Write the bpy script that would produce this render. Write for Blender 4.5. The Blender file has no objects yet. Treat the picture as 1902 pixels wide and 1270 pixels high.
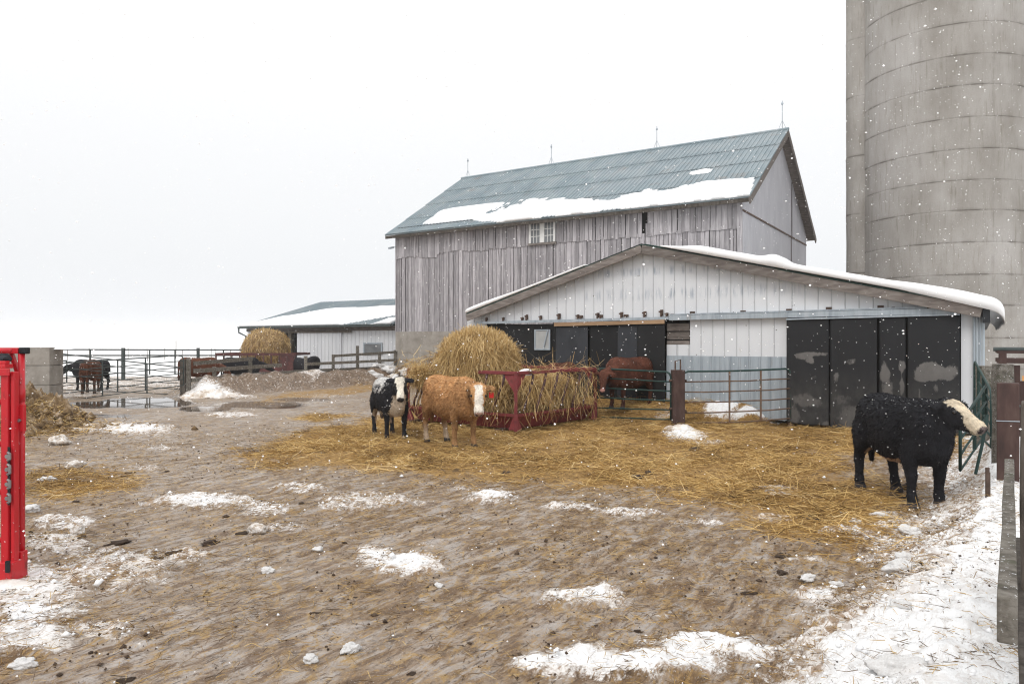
import bpy, bmesh, math, random
import numpy as np
from mathutils import Vector, Matrix, Euler, noise as mnoise
random.seed(7); rng = np.random.default_rng(11)
SC = bpy.context.scene
COL = SC.collection
# ------------------------------------------------------------------ camera
F, CX, CY, CAMZ = 1350.0, 951.0, 635.0, 2.0
cam = bpy.data.cameras.new('camera'); camo = bpy.data.objects.new('camera', cam); COL.objects.link(camo)
camo.location = (0, 0, CAMZ); camo.rotation_euler = (math.radians(90), 0, 0)
cam.sensor_width = 36; cam.lens = 36 * F / 1902; cam.clip_start = .05; cam.clip_end = 4000
SC.camera = camo
# ------------------------------------------------------------------ sky, sun, exposure
SUN_EL, SUN_AZ = math.radians(48), math.radians(-150)     # behind the camera, a little to its left
W = bpy.data.worlds.new('World'); SC.world = W; W.use_nodes = True
nt = W.node_tree; nt.nodes.clear()
out = nt.nodes.new('ShaderNodeOutputWorld'); bg = nt.nodes.new('ShaderNodeBackground')
sky = nt.nodes.new('ShaderNodeTexSky'); sky.sky_type = 'NISHITA'; sky.sun_disc = False
sky.sun_elevation = SUN_EL; sky.sun_rotation = SUN_AZ; sky.dust_density = 6; sky.air_density = 2
hs = nt.nodes.new('ShaderNodeHueSaturation'); hs.inputs['Saturation'].default_value = .12
geo = nt.nodes.new('ShaderNodeTexCoord'); sep = nt.nodes.new('ShaderNodeSeparateXYZ')
rmp = nt.nodes.new('ShaderNodeValToRGB')                   # cloud deck: brighter overhead than at the horizon
e = rmp.color_ramp.elements
e[0].position = 0.0; e[0].color = (.635, .652, .678, 1)
e[1].position = 1.0; e[1].color = (1, 1, 1, 1)
for p_, c_ in ((.1, (.66, .675, .69, 1)), (.32, (.745, .75, .757, 1)), (.5, (.83, .83, .83, 1))):
    q = e.new(p_); q.color = c_
gain = nt.nodes.new('ShaderNodeMixRGB'); gain.blend_type = 'MULTIPLY'; gain.inputs[0].default_value = 1
gain.inputs[2].default_value = (10.2, 10.2, 10.25, 1)
mixs = nt.nodes.new('ShaderNodeMixRGB'); mixs.inputs[0].default_value = .88
nt.links.new(sky.outputs[0], hs.inputs['Color'])
nt.links.new(geo.outputs['Generated'], sep.inputs[0]); nt.links.new(sep.outputs['Z'], rmp.inputs[0])
nt.links.new(rmp.outputs[0], gain.inputs[1])
nt.links.new(hs.outputs[0], mixs.inputs[1]); nt.links.new(gain.outputs[0], mixs.inputs[2])
nt.links.new(mixs.outputs[0], bg.inputs[0]); bg.inputs[1].default_value = .12
nt.links.new(bg.outputs[0], out.inputs[0])
sl = bpy.data.lights.new('sun', 'SUN'); so = bpy.data.objects.new('sun', sl); COL.objects.link(so)
sl.energy = .9; sl.angle = math.radians(25); sl.color = (1, .97, .93)
sd = Vector((math.sin(SUN_AZ) * math.cos(SUN_EL), math.cos(SUN_AZ) * math.cos(SUN_EL), math.sin(SUN_EL)))
so.rotation_euler = sd.to_track_quat('Z', 'Y').to_euler(); so.location = (0, 0, 40)
SC.view_settings.view_transform = 'Standard'; SC.view_settings.look = 'None'
SC.view_settings.exposure = .25; SC.view_settings.gamma = 1
SC.render.engine = 'CYCLES'
SC.cycles.max_bounces = 6; SC.cycles.diffuse_bounces = 3; SC.cycles.volume_bounces = 1
SC.cycles.use_denoising = True; SC.cycles.filter_width = 1.15

# ------------------------------------------------------------------ helpers
def P(px, py, d): return Vector(((px - CX) / F * d, d, CAMZ - (py - CY) / F * d))
def G(px, py, z=0.0):
    d = (CAMZ - z) * F / (py - CY); return P(px, py, d)
def sstep(a, b, x):
    t = np.clip((x - a) / (b - a), 0, 1); return t * t * (3 - 2 * t)
def vnoise(x, y, seed=0):
    xi = np.floor(x).astype(np.int64); yi = np.floor(y).astype(np.int64); xf = x - xi; yf = y - yi
    def h(a, b):
        n = (a * 374761393 + b * 668265263 + seed * 974711) & 0xffffffff
        n = ((n ^ (n >> 13)) * 1274126177) & 0xffffffff
        return ((n ^ (n >> 16)) & 0xffff) / 65535.0
    u = xf * xf * (3 - 2 * xf); v = yf * yf * (3 - 2 * yf)
    return (h(xi, yi) * (1 - u) + h(xi + 1, yi) * u) * (1 - v) + (h(xi, yi + 1) * (1 - u) + h(xi + 1, yi + 1) * u) * v
def fbm(x, y, s, o=4, seed=0):
    r = 0; a = .5; t = 0
    for k in range(o):
        r = r + a * vnoise(x * s, y * s, seed + k * 17); t += a; a *= .5; s *= 2.03
    return r / t
def tag(o, label=None, cat=None, group=None, kind=None):
    if label: o['label'] = label
    if cat: o['category'] = cat
    if group: o['group'] = group
    if kind: o['kind'] = kind
    return o
def thing(name, label, cat, loc=(0, 0, 0), rz=0.0, group=None):
    o = bpy.data.objects.new(name, None); COL.objects.link(o); o.empty_display_size = .2
    o.location = loc; o.rotation_euler = (0, 0, rz)
    return tag(o, label, cat, group)
class MB:
    def __init__(s): s.v = []; s.f = []; s.r = []
    def add(s, vs, fs, r=None):
        n = len(s.v); r = random.random() if r is None else r
        s.v.extend(tuple(v) for v in vs); s.f.extend(tuple(i + n for i in f) for f in fs); s.r.extend([r] * len(fs))
    def box(s, x0, x1, y0, y1, z0, z1, r=None):
        s.add([(x0, y0, z0), (x1, y0, z0), (x1, y1, z0), (x0, y1, z0), (x0, y0, z1), (x1, y0, z1), (x1, y1, z1), (x0, y1, z1)],
              [(0, 3, 2, 1), (4, 5, 6, 7), (0, 1, 5, 4), (1, 2, 6, 5), (2, 3, 7, 6), (3, 0, 4, 7)], r)
    def bar(s, p0, p1, w, h, up=(0, 0, 1), r=None, seg=1, wob=0):
        p0 = Vector(p0); p1 = Vector(p1); d = (p1 - p0).normalized(); up = Vector(up)
        a = d.cross(up)
        a = a.normalized() if a.length > 1e-4 else Vector((1, 0, 0))
        b = a.cross(d).normalized(); vs = []; fs = []
        for k in range(seg + 1):
            c = p0.lerp(p1, k / seg)
            if wob and 0 < k < seg: c = c + a * random.uniform(-wob, wob) + b * random.uniform(-wob, wob)
            ww = w * (1 + (random.uniform(-.06, .06) if wob else 0)); hh = h * (1 + (random.uniform(-.06, .06) if wob else 0))
            vs += [c - a * ww / 2 - b * hh / 2, c + a * ww / 2 - b * hh / 2, c + a * ww / 2 + b * hh / 2, c - a * ww / 2 + b * hh / 2]
        for k in range(seg):
            for i in range(4): fs.append((k * 4 + i, k * 4 + (i + 1) % 4, k * 4 + 4 + (i + 1) % 4, k * 4 + 4 + i))
        n = seg * 4; fs += [(3, 2, 1, 0), (n, n + 1, n + 2, n + 3)]
        s.add(vs, fs, r)
    def tube(s, pts, r, n=8, rr=None):
        pts = [Vector(p) for p in pts]; vs = []; fs = []; prev = None
        for i, p in enumerate(pts):
            t = (pts[min(i + 1, len(pts) - 1)] - pts[max(i - 1, 0)]).normalized()
            if prev is None:
                prev = t.cross(Vector((0, 0, 1)))
                if prev.length < 1e-3: prev = t.cross(Vector((1, 0, 0)))
            a = (prev - t * prev.dot(t)).normalized(); b = t.cross(a); prev = a
            q = r[i] if isinstance(r, (list, tuple)) else r
            for k in range(n):
                w = 2 * math.pi * k / n; vs.append(p + a * math.cos(w) * q + b * math.sin(w) * q)
        for i in range(len(pts) - 1):
            for k in range(n): fs.append((i * n + k, i * n + (k + 1) % n, (i + 1) * n + (k + 1) % n, (i + 1) * n + k))
        fs.append(tuple(range(n))[::-1]); m = (len(pts) - 1) * n; fs.append(tuple(m + k for k in range(n)))
        s.add(vs, fs, rr)
    def build(s, name, mat, parent=None, smooth=False, bevel=0, world=False):
        me = bpy.data.meshes.new(name)
        vs = s.v
        if world and parent is not None:
            mi = (Matrix.Translation(parent.location) @ parent.rotation_euler.to_matrix().to_4x4()).inverted()
            vs = [tuple(mi @ Vector(v)) for v in vs]
        me.from_pydata(vs, [], s.f); me.update()
        at = me.attributes.new('rnd', 'FLOAT', 'FACE'); at.data.foreach_set('value', s.r)
        if smooth: me.polygons.foreach_set('use_smooth', [True] * len(me.polygons))
        o = bpy.data.objects.new(name, me); COL.objects.link(o); me.materials.append(mat)
        if parent is not None: o.parent = parent
        if bevel:
            m = o.modifiers.new('bevel', 'BEVEL'); m.width = bevel; m.segments = 2; m.limit_method = 'ANGLE'
        return o
def npmesh(name, V, Fq, mat, parent=None, smooth=False, fattr=None, vattr=None, vcol=None):
    me = bpy.data.meshes.new(name); k = Fq.shape[1]
    me.vertices.add(len(V)); me.vertices.foreach_set('co', np.ascontiguousarray(V, np.float32).ravel())
    me.loops.add(Fq.size); me.loops.foreach_set('vertex_index', np.ascontiguousarray(Fq, np.int32).ravel())
    me.polygons.add(len(Fq)); me.polygons.foreach_set('loop_start', np.arange(0, Fq.size, k, dtype=np.int32))
    me.polygons.foreach_set('loop_total', np.full(len(Fq), k, np.int32))
    if smooth: me.polygons.foreach_set('use_smooth', np.ones(len(Fq), bool))
    me.update(calc_edges=True)
    for n, a in (fattr or {}).items(): me.attributes.new(n, 'FLOAT', 'FACE').data.foreach_set('value', a.astype(np.float32))
    for n, a in (vattr or {}).items(): me.attributes.new(n, 'FLOAT', 'POINT').data.foreach_set('value', a.astype(np.float32))
    for n, a in (vcol or {}).items():
        me.attributes.new(n, 'FLOAT_COLOR', 'POINT').data.foreach_set('color', np.c_[a, np.ones(len(a))].astype(np.float32).ravel())
    o = bpy.data.objects.new(name, me); COL.objects.link(o); me.materials.append(mat)
    if parent is not None: o.parent = parent
    return o
def grid_faces(nu, nv):
    i = np.arange(nu - 1)[:, None] * nv + np.arange(nv - 1)[None, :]; i = i.ravel()
    return np.c_[i, i + nv, i + nv + 1, i + 1]
def blades(name, B, D, L, Wd, mat, parent=None, bend=.25, up=None, vcol=None, rnd=None):
    """many thin stalks: base points B, unit directions D, lengths L, widths Wd"""
    n = len(B); L = np.broadcast_to(L, n)[:, None]; Wd = np.broadcast_to(Wd, n)[:, None]
    side = np.cross(D, rng.normal(size=(n, 3))); side /= np.linalg.norm(side, axis=1, keepdims=True) + 1e-9
    bv = np.cross(D, side) * (rng.normal(size=(n, 1)) * bend * L)
    c0 = B; c1 = B + D * L * .5 + bv * .5; c2 = B + D * L
    V = np.stack([c0 - side * Wd * .5, c0 + side * Wd * .5, c1 - side * Wd * .5, c1 + side * Wd * .5, c2 - side * Wd * .3, c2 + side * Wd * .3], 1).reshape(-1, 3)
    b = np.arange(n)[:, None] * 6
    Fq = np.concatenate([np.c_[b, b + 1, b + 3, b + 2], np.c_[b + 2, b + 3, b + 5, b + 4]], 1).reshape(-1, 4)
    r = rng.random(n) if rnd is None else rnd
    return npmesh(name, V, Fq, mat, parent, fattr={'rnd': np.repeat(r, 2)}, vcol=None if vcol is None else {'coat': np.repeat(vcol, 6, axis=0)})

# ------------------------------------------------------------------ materials
def nodes(name):
    m = bpy.data.materials.new(name); m.use_nodes = True
    n = m.node_tree; b = n.nodes['Principled BSDF']; return m, n, b
def ramp(n, cols, pos=None):
    r = n.nodes.new('ShaderNodeValToRGB'); el = r.color_ramp.elements; k = len(cols)
    for i, c in enumerate(cols):
        p = pos[i] if pos else (.3 + .4 * i / max(1, k - 1))
        q = el[i] if i < 2 else el.new(p)
        q.position = p; q.color = (*c, 1)
    return r
def noise(n, scale, vec=None, detail=6, rough=.6, dist=0):
    t = n.nodes.new('ShaderNodeTexNoise'); t.inputs['Scale'].default_value = scale; t.inputs['Detail'].default_value = detail
    t.inputs['Roughness'].default_value = rough; t.inputs['Distortion'].default_value = dist
    if vec: n.links.new(vec, t.inputs['Vector'])
    return t
def mapping(n, stretch=(1, 1, 1)):
    tc = n.nodes.new('ShaderNodeTexCoord'); mp = n.nodes.new('ShaderNodeMapping'); mp.inputs['Scale'].default_value = stretch
    n.links.new(tc.outputs['Object'], mp.inputs['Vector']); return mp.outputs[0]
def attr(n, name):
    a = n.nodes.new('ShaderNodeAttribute'); a.attribute_name = name; return a
def mth(n, op, a, b=None, c=None, clamp=False):
    m = n.nodes.new('ShaderNodeMath'); m.operation = op; m.use_clamp = clamp
    for i, x in enumerate((a, b, c)):
        if x is None: continue
        if isinstance(x, (int, float)): m.inputs[i].default_value = x
        else: n.links.new(x, m.inputs[i])
    return m.outputs[0]
def mixc(n, f, a, b, mode='MIX'):
    m = n.nodes.new('ShaderNodeMixRGB'); m.blend_type = mode
    for i, x in enumerate((f, a, b)):
        if isinstance(x, (int, float)): m.inputs[i].default_value = x
        elif isinstance(x, tuple): m.inputs[i].default_value = (*x, 1)
        else: n.links.new(x, m.inputs[i])
    return m.outputs[0]
def rng_map(n, x, a, b, c=0., d=1., smooth=True):
    m = n.nodes.new('ShaderNodeMapRange'); m.interpolation_type = 'SMOOTHSTEP' if smooth else 'LINEAR'
    n.links.new(x, m.inputs[0])
    for i, v in enumerate((a, b, c, d)): m.inputs[i + 1].default_value = v
    return m.outputs[0]
def bump(n, b, h, strength=.5, dist=.02):
    q = n.nodes.new('ShaderNodeBump'); q.inputs['Strength'].default_value = strength; q.inputs['Distance'].default_value = dist
    n.links.new(h, q.inputs['Height']); n.links.new(q.outputs[0], b.inputs['Normal'])
def mk(name, cols, scale=4, stretch=(1, 1, 1), rough=.7, metal=0, rnd=0., bmp=0., bscale=None, pos=None, spec=.3, speck=None, over=None, bdist=.02):
    m, n, b = nodes(name); v = mapping(n, stretch)
    t = noise(n, scale, v); c = ramp(n, cols, pos); n.links.new(t.outputs[0], c.inputs[0]); col = c.outputs[0]
    if over:                                  # (colour, scale, lo, hi, stretch): a second layer of dirt, rust or dust
        oc, os_, lo, hi, ost = over
        t2 = noise(n, os_, mapping(n, ost), 8, .65); col = mixc(n, rng_map(n, t2.outputs[0], lo, hi), col, oc)
    if speck:
        sc_, ss, lo = speck
        t3 = noise(n, ss, mapping(n), 2, .5); col = mixc(n, rng_map(n, t3.outputs[0], lo, lo + .04), col, sc_)
    if rnd:
        a = attr(n, 'rnd'); k = rng_map(n, a.outputs['Fac'], 0, 1, 1 - rnd, 1 + rnd, False); col = mixc(n, 1., col, k, 'MULTIPLY')
    n.links.new(col, b.inputs['Base Color'])
    b.inputs['Roughness'].default_value = rough; b.inputs['Metallic'].default_value = metal; b.inputs['Specular IOR Level'].default_value = spec
    if bmp:
        t4 = noise(n, bscale or scale * 3, v, 8, .65); bump(n, b, t4.outputs[0], bmp, bdist)
    return m
M = {}
M['barnwood'] = mk('weathered_barn_board', [(.24, .225, .238), (.345, .328, .343), (.46, .44, .452)], 5, (3, 3, .3), .85, rnd=.28, bmp=.5, bscale=14,
                   over=((.13, .115, .115), 3, .60, .80, (2, 2, .25)))
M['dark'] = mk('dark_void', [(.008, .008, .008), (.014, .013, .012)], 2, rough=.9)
M['roof'] = mk('blue_grey_roof_sheet', [(.165, .215, .24), (.22, .268, .292), (.275, .31, .325)], 1.2, (1, .35, 1), .5, rnd=.22, bmp=.05,
               over=((.20, .18, .165), 2.2, .55, .8, (.6, .25, 1)))
M['snowlump'] = mk('snow_lump', [(.62, .60, .58), (.80, .80, .80)], 9, rough=.8, bmp=.5, bscale=25)
M['snow'] = mk('clean_snow', [(.82, .83, .85), (.90, .90, .90)], 3, rough=.75, bmp=.35, bscale=9, spec=.2, bdist=.03)
M['concrete'] = mk('old_concrete', [(.22, .20, .175), (.30, .275, .245), (.36, .335, .30)], 2.2, rough=.9, bmp=.4, bscale=18,
                   over=((.17, .14, .11), 1.4, .52, .75, (1, 1, .5)))
M['gablesteel'] = mk('lilac_grey_steel', [(.44, .44, .475), (.53, .53, .56)], 1.4, (1, 1, .4), .6, rnd=.05, bmp=.05)
M['whitewood'] = mk('white_paint', [(.62, .62, .60), (.74, .74, .72)], 6, rough=.6, bmp=.1)
M['glass'] = mk('dusty_glass', [(.12, .13, .14), (.2, .21, .22)], 2, rough=.15, spec=.5)
M['fascia'] = mk('weathered_fascia', [(.11, .095, .085), (.18, .155, .14), (.26, .235, .215)], 5, (.6, 3, 3), .9, rnd=.2, bmp=.5, bscale=12)
M['galv'] = mk('galvanised_steel', [(.27, .31, .35), (.36, .41, .45), (.44, .48, .52)], 3, (3, 3, .3), .5, metal=.15, rnd=.1, bmp=.05,
               over=((.19, .14, .11), 2.4, .6, .78, (2, 2, .4)))
M['rust'] = mk('rusty_iron', [(.05, .035, .028), (.10, .065, .05), (.15, .105, .085)], 9, rough=.85, bmp=.3, rnd=.2)
M['rubber'] = mk('black_sheet', [(.009, .0095, .011), (.017, .018, .02)], 2.5, (1, 1, .5), .6, rnd=.25, bmp=.1, bscale=8)
M['rubbergrey'] = mk('grey_black_sheet', [(.03, .033, .04), (.055, .06, .07)], 2, (1, 1, .4), .55, rnd=.25, bmp=.08)
M['wood'] = mk('old_grey_timber', [(.075, .066, .054), (.165, .148, .125), (.27, .25, .22)], 17, (1., 1., 1.), .9, rnd=.2, bmp=.9, bscale=45,
               speck=((.72, .73, .75), 70, .66), over=((.085, .085, .055), 5, .52, .7, (1, 1, 1)))
M['wooddark'] = mk('wet_dark_timber', [(.04, .034, .028), (.085, .072, .06), (.14, .125, .11)], 6, (2, 2, .5), .9, rnd=.2, bmp=.6, bscale=22)
M['rawwood'] = mk('raw_plank', [(.30, .19, .11), (.42, .28, .17)], 5, (.6, 3, 3), .85, rnd=.15, bmp=.2)
M['red'] = mk('red_machine_paint', [(.50, .010, .018), (.60, .016, .028)], 2.5, rough=.38, spec=.5, bmp=.04, bscale=20, over=((.17, .02, .018), 7, .55, .72, (1, 1, .5)), speck=((.62, .60, .60), 42, .70))
M['redworn'] = mk('worn_maroon_paint', [(.13, .03, .032), (.22, .042, .046), (.10, .035, .03)], 5, rough=.6, bmp=.1, rnd=.2, over=((.10, .05, .035), 6, .55, .7, (1, 1, 1)))
M['redfar'] = mk('faded_maroon', [(.05, .028, .026), (.09, .035, .034), (.13, .05, .045)], 6, rough=.7, rnd=.2)
M['redbar'] = mk('rubbed_dark_bar', [(.06, .035, .035), (.12, .06, .06)], 6, rough=.5, rnd=.2, over=((.25, .03, .035), 4, .6, .75, (1, 1, 1)))
M['green'] = mk('green_gate_paint', [(.012, .036, .032), (.024, .058, .052)], 6, rough=.5, rnd=.1, over=((.10, .07, .05), 5, .6, .78, (1, 1, 1)))
M['gategrey'] = mk('dull_gate_steel', [(.035, .05, .05), (.07, .08, .078)], 6, rough=.6, rnd=.1)
M['gaterust'] = mk('rusted_gate', [(.10, .055, .035), (.17, .11, .075), (.08, .085, .075)], 7, rough=.8, rnd=.1)
M['brownsteel'] = mk('brown_rusted_beam', [(.042, .026, .023), (.065, .037, .032), (.095, .06, .05)], 4, (2, 2, .6), .75, bmp=.15, rnd=.1)
M['black'] = mk('black_plastic', [(.012, .013, .016), (.02, .022, .026)], 6, rough=.5)
M['steel'] = mk('bolt_steel', [(.22, .22, .23), (.35, .34, .33)], 12, rough=.45, metal=.6)
M['plate'] = mk('orange_plate', [(.62, .30, .10), (.66, .36, .14)], 5, rough=.5)
M['tagred'] = mk('red_tag', [(.62, .02, .02), (.68, .03, .03)], 5, rough=.5)
M['tagviolet'] = mk('violet_tag', [(.16, .08, .20), (.2, .1, .25)], 5, rough=.5)
M['eye'] = mk('eye', [(.006, .005, .005), (.01, .008, .008)], 5, rough=.15, spec=.6)
def straw_mat(name, cols, pos):
    m, n, b = nodes(name); a = attr(n, 'rnd'); r = ramp(n, cols, pos); n.links.new(a.outputs['Fac'], r.inputs[0])
    n.links.new(r.outputs[0], b.inputs['Base Color']); b.inputs['Roughness'].default_value = .6; b.inputs['Specular IOR Level'].default_value = .25
    return m
M['straw'] = straw_mat('ground_straw', [(.06, .034, .012), (.25, .142, .042), (.54, .345, .12), (.75, .53, .22), (.87, .69, .40)], [0, .25, .55, .85, 1])
M['hayblade'] = straw_mat('hay_stalk', [(.10, .058, .022), (.38, .24, .09), (.64, .45, .20), (.86, .68, .39)], [0, .3, .7, 1])
M['hay'] = mk('hay_mass', [(.09, .05, .016), (.22, .13, .042), (.34, .21, .075)], 14, (1, 1, .35), .9, bmp=.9, bscale=25, bdist=.05)
M['litter'] = straw_mat('yard_litter', [(.045, .026, .012), (.17, .098, .034), (.40, .25, .085), (.60, .43, .19)], [0, .4, .75, 1])
M['dung'] = mk('dark_dung', [(.03, .019, .012), (.07, .045, .03), (.12, .082, .055)], 14, rough=.7, bmp=.8, bscale=30)
M['dirtysnow'] = mk('dirty_snow_lump', [(.42, .32, .23), (.72, .66, .60), (.86, .85, .83)], 3.2, rough=.8, bmp=.6, bscale=12, pos=[.36, .5, .64], bdist=.04)
M['muck'] = mk('muck_heap', [(.085, .052, .028), (.22, .145, .072), (.42, .33, .24), (.74, .70, .66)], 3.4, rough=.85, bmp=.8, bscale=16, pos=[.32, .5, .63, .74], bdist=.05)
# ------------------------------------------------------------------ ground
FL0, FL1 = np.array([-12.0, 27.0]), np.array([-6.05, 38.0])           # plank fence at the back of the yard
FR0 = np.array([1.54, 2.26]); FRD = np.array([.566, .8244])            # right hand fence
SH_O = np.array([-1.37, 22.2]); XD = np.array([.8405, -.5418]); YD = np.array([.5418, .8405]); RZ = math.atan2(XD[1], XD[0])
def gz_smooth(x, y):
    x = np.asarray(x, float); y = np.asarray(y, float)
    d = (FL1 - FL0); Ln = np.hypot(*d); d = d / Ln
    t = (x - FL0[0]) * d[0] + (y - FL0[1]) * d[1]
    s = (x - FL0[0]) * -d[1] + (y - FL0[1]) * d[0]       # >0 behind the fence
    on = sstep(-.4, .8, t) * (1 - sstep(Ln + 14, Ln + 20, t))
    z = on * (sstep(-1.5, -.15, s) * .66 - sstep(.3, 2.2, s) * .62)
    # bedding in front of the shed doors
    u = (x - SH_O[0]) * XD[0] + (y - SH_O[1]) * XD[1]; w = -((x - SH_O[0]) * YD[0] + (y - SH_O[1]) * YD[1])
    z = z + np.maximum(.34 * sstep(1.9, .6, w) * sstep(-1., .5, u) * (1 - sstep(6.0, 6.8, u)), .5 * sstep(.7, .0, w) * sstep(-1., .5, u) * (1 - sstep(8.3, 9.2, u))) * (w > -9)
    # snow bank on the right
    kk = (x - FR0[0]) * FRD[0] + (y - FR0[1]) * FRD[1]
    q = (x - FR0[0]) * -FRD[1] + (y - FR0[1]) * FRD[0]   # >0 on the yard side
    z = z + .36 * sstep(1.35 - .55 * sstep(3.5, 6, kk), .1, q) * sstep(-1, .6, kk) * (1 - sstep(13.5, 15, kk))
    # small mounds (px, py, radius, height)
    for (mx, my, r, h) in MOUNDS: z = z + h * np.exp(-((x - mx) ** 2 + (y - my) ** 2) / (r * r))
    r = np.hypot(x, y); z = z + 3.0 * sstep(70, 420, r) * sstep(0, 60, y + 20)
    return z
MOUNDS = []
for (px, py, r, h) in ((1262, 792, .55, .2), (1300, 812, .5, .1)):
    c = G(px, py); MOUNDS.append((c.x, c.y, r, h))
def gz(x, y): return float(gz_smooth(np.array([x]), np.array([y]))[0])
def Gz(px, py):                     # point of the photo on the real ground
    d = np.arange(2.0, 60, .02); x = (px - CX) / F * d; zr = CAMZ - (py - CY) / F * d; k = np.argmax(gz_smooth(x, d) >= zr); return P(px, py, float(d[k]))
def polysd(x, y, poly):             # signed distance, negative inside
    n = len(poly); d = np.full(x.shape, 1e9); ins = np.zeros(x.shape, bool)
    for i in range(n):
        ax, ay = poly[i]; bx, by = poly[(i + 1) % n]
        ex, ey = bx - ax, by - ay; t = np.clip(((x - ax) * ex + (y - ay) * ey) / (ex * ex + ey * ey), 0, 1)
        d = np.minimum(d, (x - ax - t * ex) ** 2 + (y - ay - t * ey) ** 2)
        c = ((ay > y) != (by > y)); 
        with np.errstate(divide='ignore', invalid='ignore'): ins ^= c & (x < (bx - ax) * (y - ay) / (by - ay) + ax)
    d = np.sqrt(d); return np.where(ins, -d, d)
def gp(*pts): return [tuple(G(*p).xy) for p in pts]
STRAW = [gp((425, 838), (520, 808), (640, 790), (700, 775), (800, 762), (1000, 757), (1300, 757), (1480, 785), (1590, 805), (1620, 880), (1760, 940), (1745, 985),
            (1690, 1040), (1600, 1075), (1480, 1035), (1400, 985), (1230, 930), (1080, 908), (900, 905), (780, 885), (600, 880), (460, 880))]
STRAW_SOFT = [gp((40, 868), (220, 866), (240, 905), (120, 935), (40, 950)), gp((480, 735), (700, 712), (740, 722), (560, 745), (470, 750)), gp((545, 775), (640, 765), (660, 775), (570, 785))]
SNOWP = [  # (px, py, half width px, half height px, strength)
    (380, 934, 120, 17, 1.), (480, 947, 70, 16, .8), (250, 797, 100, 14, 1.), (170, 792, 60, 10, .9), (915, 924, 60, 17, 1.), (745, 1045, 80, 26, 1.), (690, 1030, 40, 14, 1.),
    (690, 930, 110, 14, .85), (560, 905, 60, 12, .8), (640, 945, 60, 10, .8), (1070, 943, 70, 9, .85), (1170, 950, 80, 9, .8), (1290, 965, 60, 8, .6), (1100, 1112, 90, 24, 1.), (1440, 912, 55, 12, .9),
    (1510, 1105, 60, 13, 1.), (1560, 1125, 50, 14, .8), (1300, 1200, 120, 26, 1.15), (1390, 1220, 50, 16, 1.), (1100, 1245, 120, 38, 1.2), (1230, 1235, 130, 34, 1.2), (1010, 1255, 70, 22, 1.),
    (520, 982, 70, 10, .7), (300, 832, 60, 6, .6), (110, 972, 90, 12, .9), (270, 870, 50, 7, .6), (110, 1010, 75, 30, .85), (200, 1060, 130, 45, .88), (70, 1100, 120, 70, .95), (40, 1190, 110, 40, .95), (330, 1040, 90, 22, .75), (170, 1180, 120, 30, .75),
    (60, 1140, 60, 30, 1.1), (1610, 1000, 60, 12, .8), (1560, 990, 50, 8, .8), (1500, 1045, 40, 8, .7), (1650, 960, 40, 10, .75), (1550, 1240, 80, 30, .7), (780, 1015, 40, 8, .5), (860, 965, 40, 6, .5),
    (1270, 805, 45, 16, 1.1), (1310, 822, 35, 8, .9), (1340, 752, 35, 7, 1.4), (1385, 760, 45, 9, 1.4), (1430, 772, 45, 9, 1.4), (1460, 782, 25, 7, 1.4), (1230, 778, 20, 8, .8), (1380, 1085, 60, 10, .4), (1250, 1140, 40, 7, .6), (400, 735, 90, 9, 1.), (430, 770, 60, 6, .8),
    (600, 735, 60, 4, .5), (820, 960, 30, 5, .4), (960, 990, 60, 8, .35), (1440, 960, 60, 7, .6), (1000, 1060, 70, 12, .3), (560, 1060, 120, 20, .25), (1640, 1190, 40, 40, .6), (860, 905, 40, 6, .5)]
WETP = [(270, 748, 95, 10, 1.4), (200, 772, 100, 8, .6), (480, 752, 100, 8, 1.), (560, 742, 70, 5, .8), (380, 760, 60, 6, 1.), (180, 752, 90, 8, .9), (330, 742, 40, 8, 1.), (700, 890, 60, 6, .3)]
def blobs(x, y, L):
    r = np.zeros(x.shape)
    for (px, py, hw, hh, s) in L:
        c = Gz(px, py); a = Gz(px, py + hh); b = Gz(px, max(py - hh, 650)); rx = hw / F * c.y; ry = abs(b.y - a.y) / 2
        # sight line of the patch gives its own long and short axis on the ground
        u = np.array([c.x, c.y]) / math.hypot(c.x, c.y); dx = x - c.x; dy = y - c.y
        q = np.sqrt((((dx - dy * u[0] / u[1])) / rx) ** 2 + (dy / ry) ** 2)
        r = np.maximum(r, s * (1 - sstep(.35, 1.45, q)))
    return r
def coords(core, lim0, lim1, g=1.22):
    a = list(core); st = core[1] - core[0]; x = core[0]; lo = []
    while x > lim0: st *= g; x -= st; lo.append(x)
    st = core[-1] - core[-2]; x = core[-1]; hi = []
    while x < lim1: st *= g; x += st; hi.append(x)
    return np.array(lo[::-1] + a + hi)
yc = [1.6]
while yc[-1] < 44: yc.append(yc[-1] + min(.16, max(.022, .0055 * yc[-1])))
gx = coords(np.arange(-19, 13, .045), -1800, 1800); gy = coords(np.array(yc), -300, 2200)
X, Y = np.meshgrid(gx, gy, indexing='ij'); X = X.ravel(); Y = Y.ravel()
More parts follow.
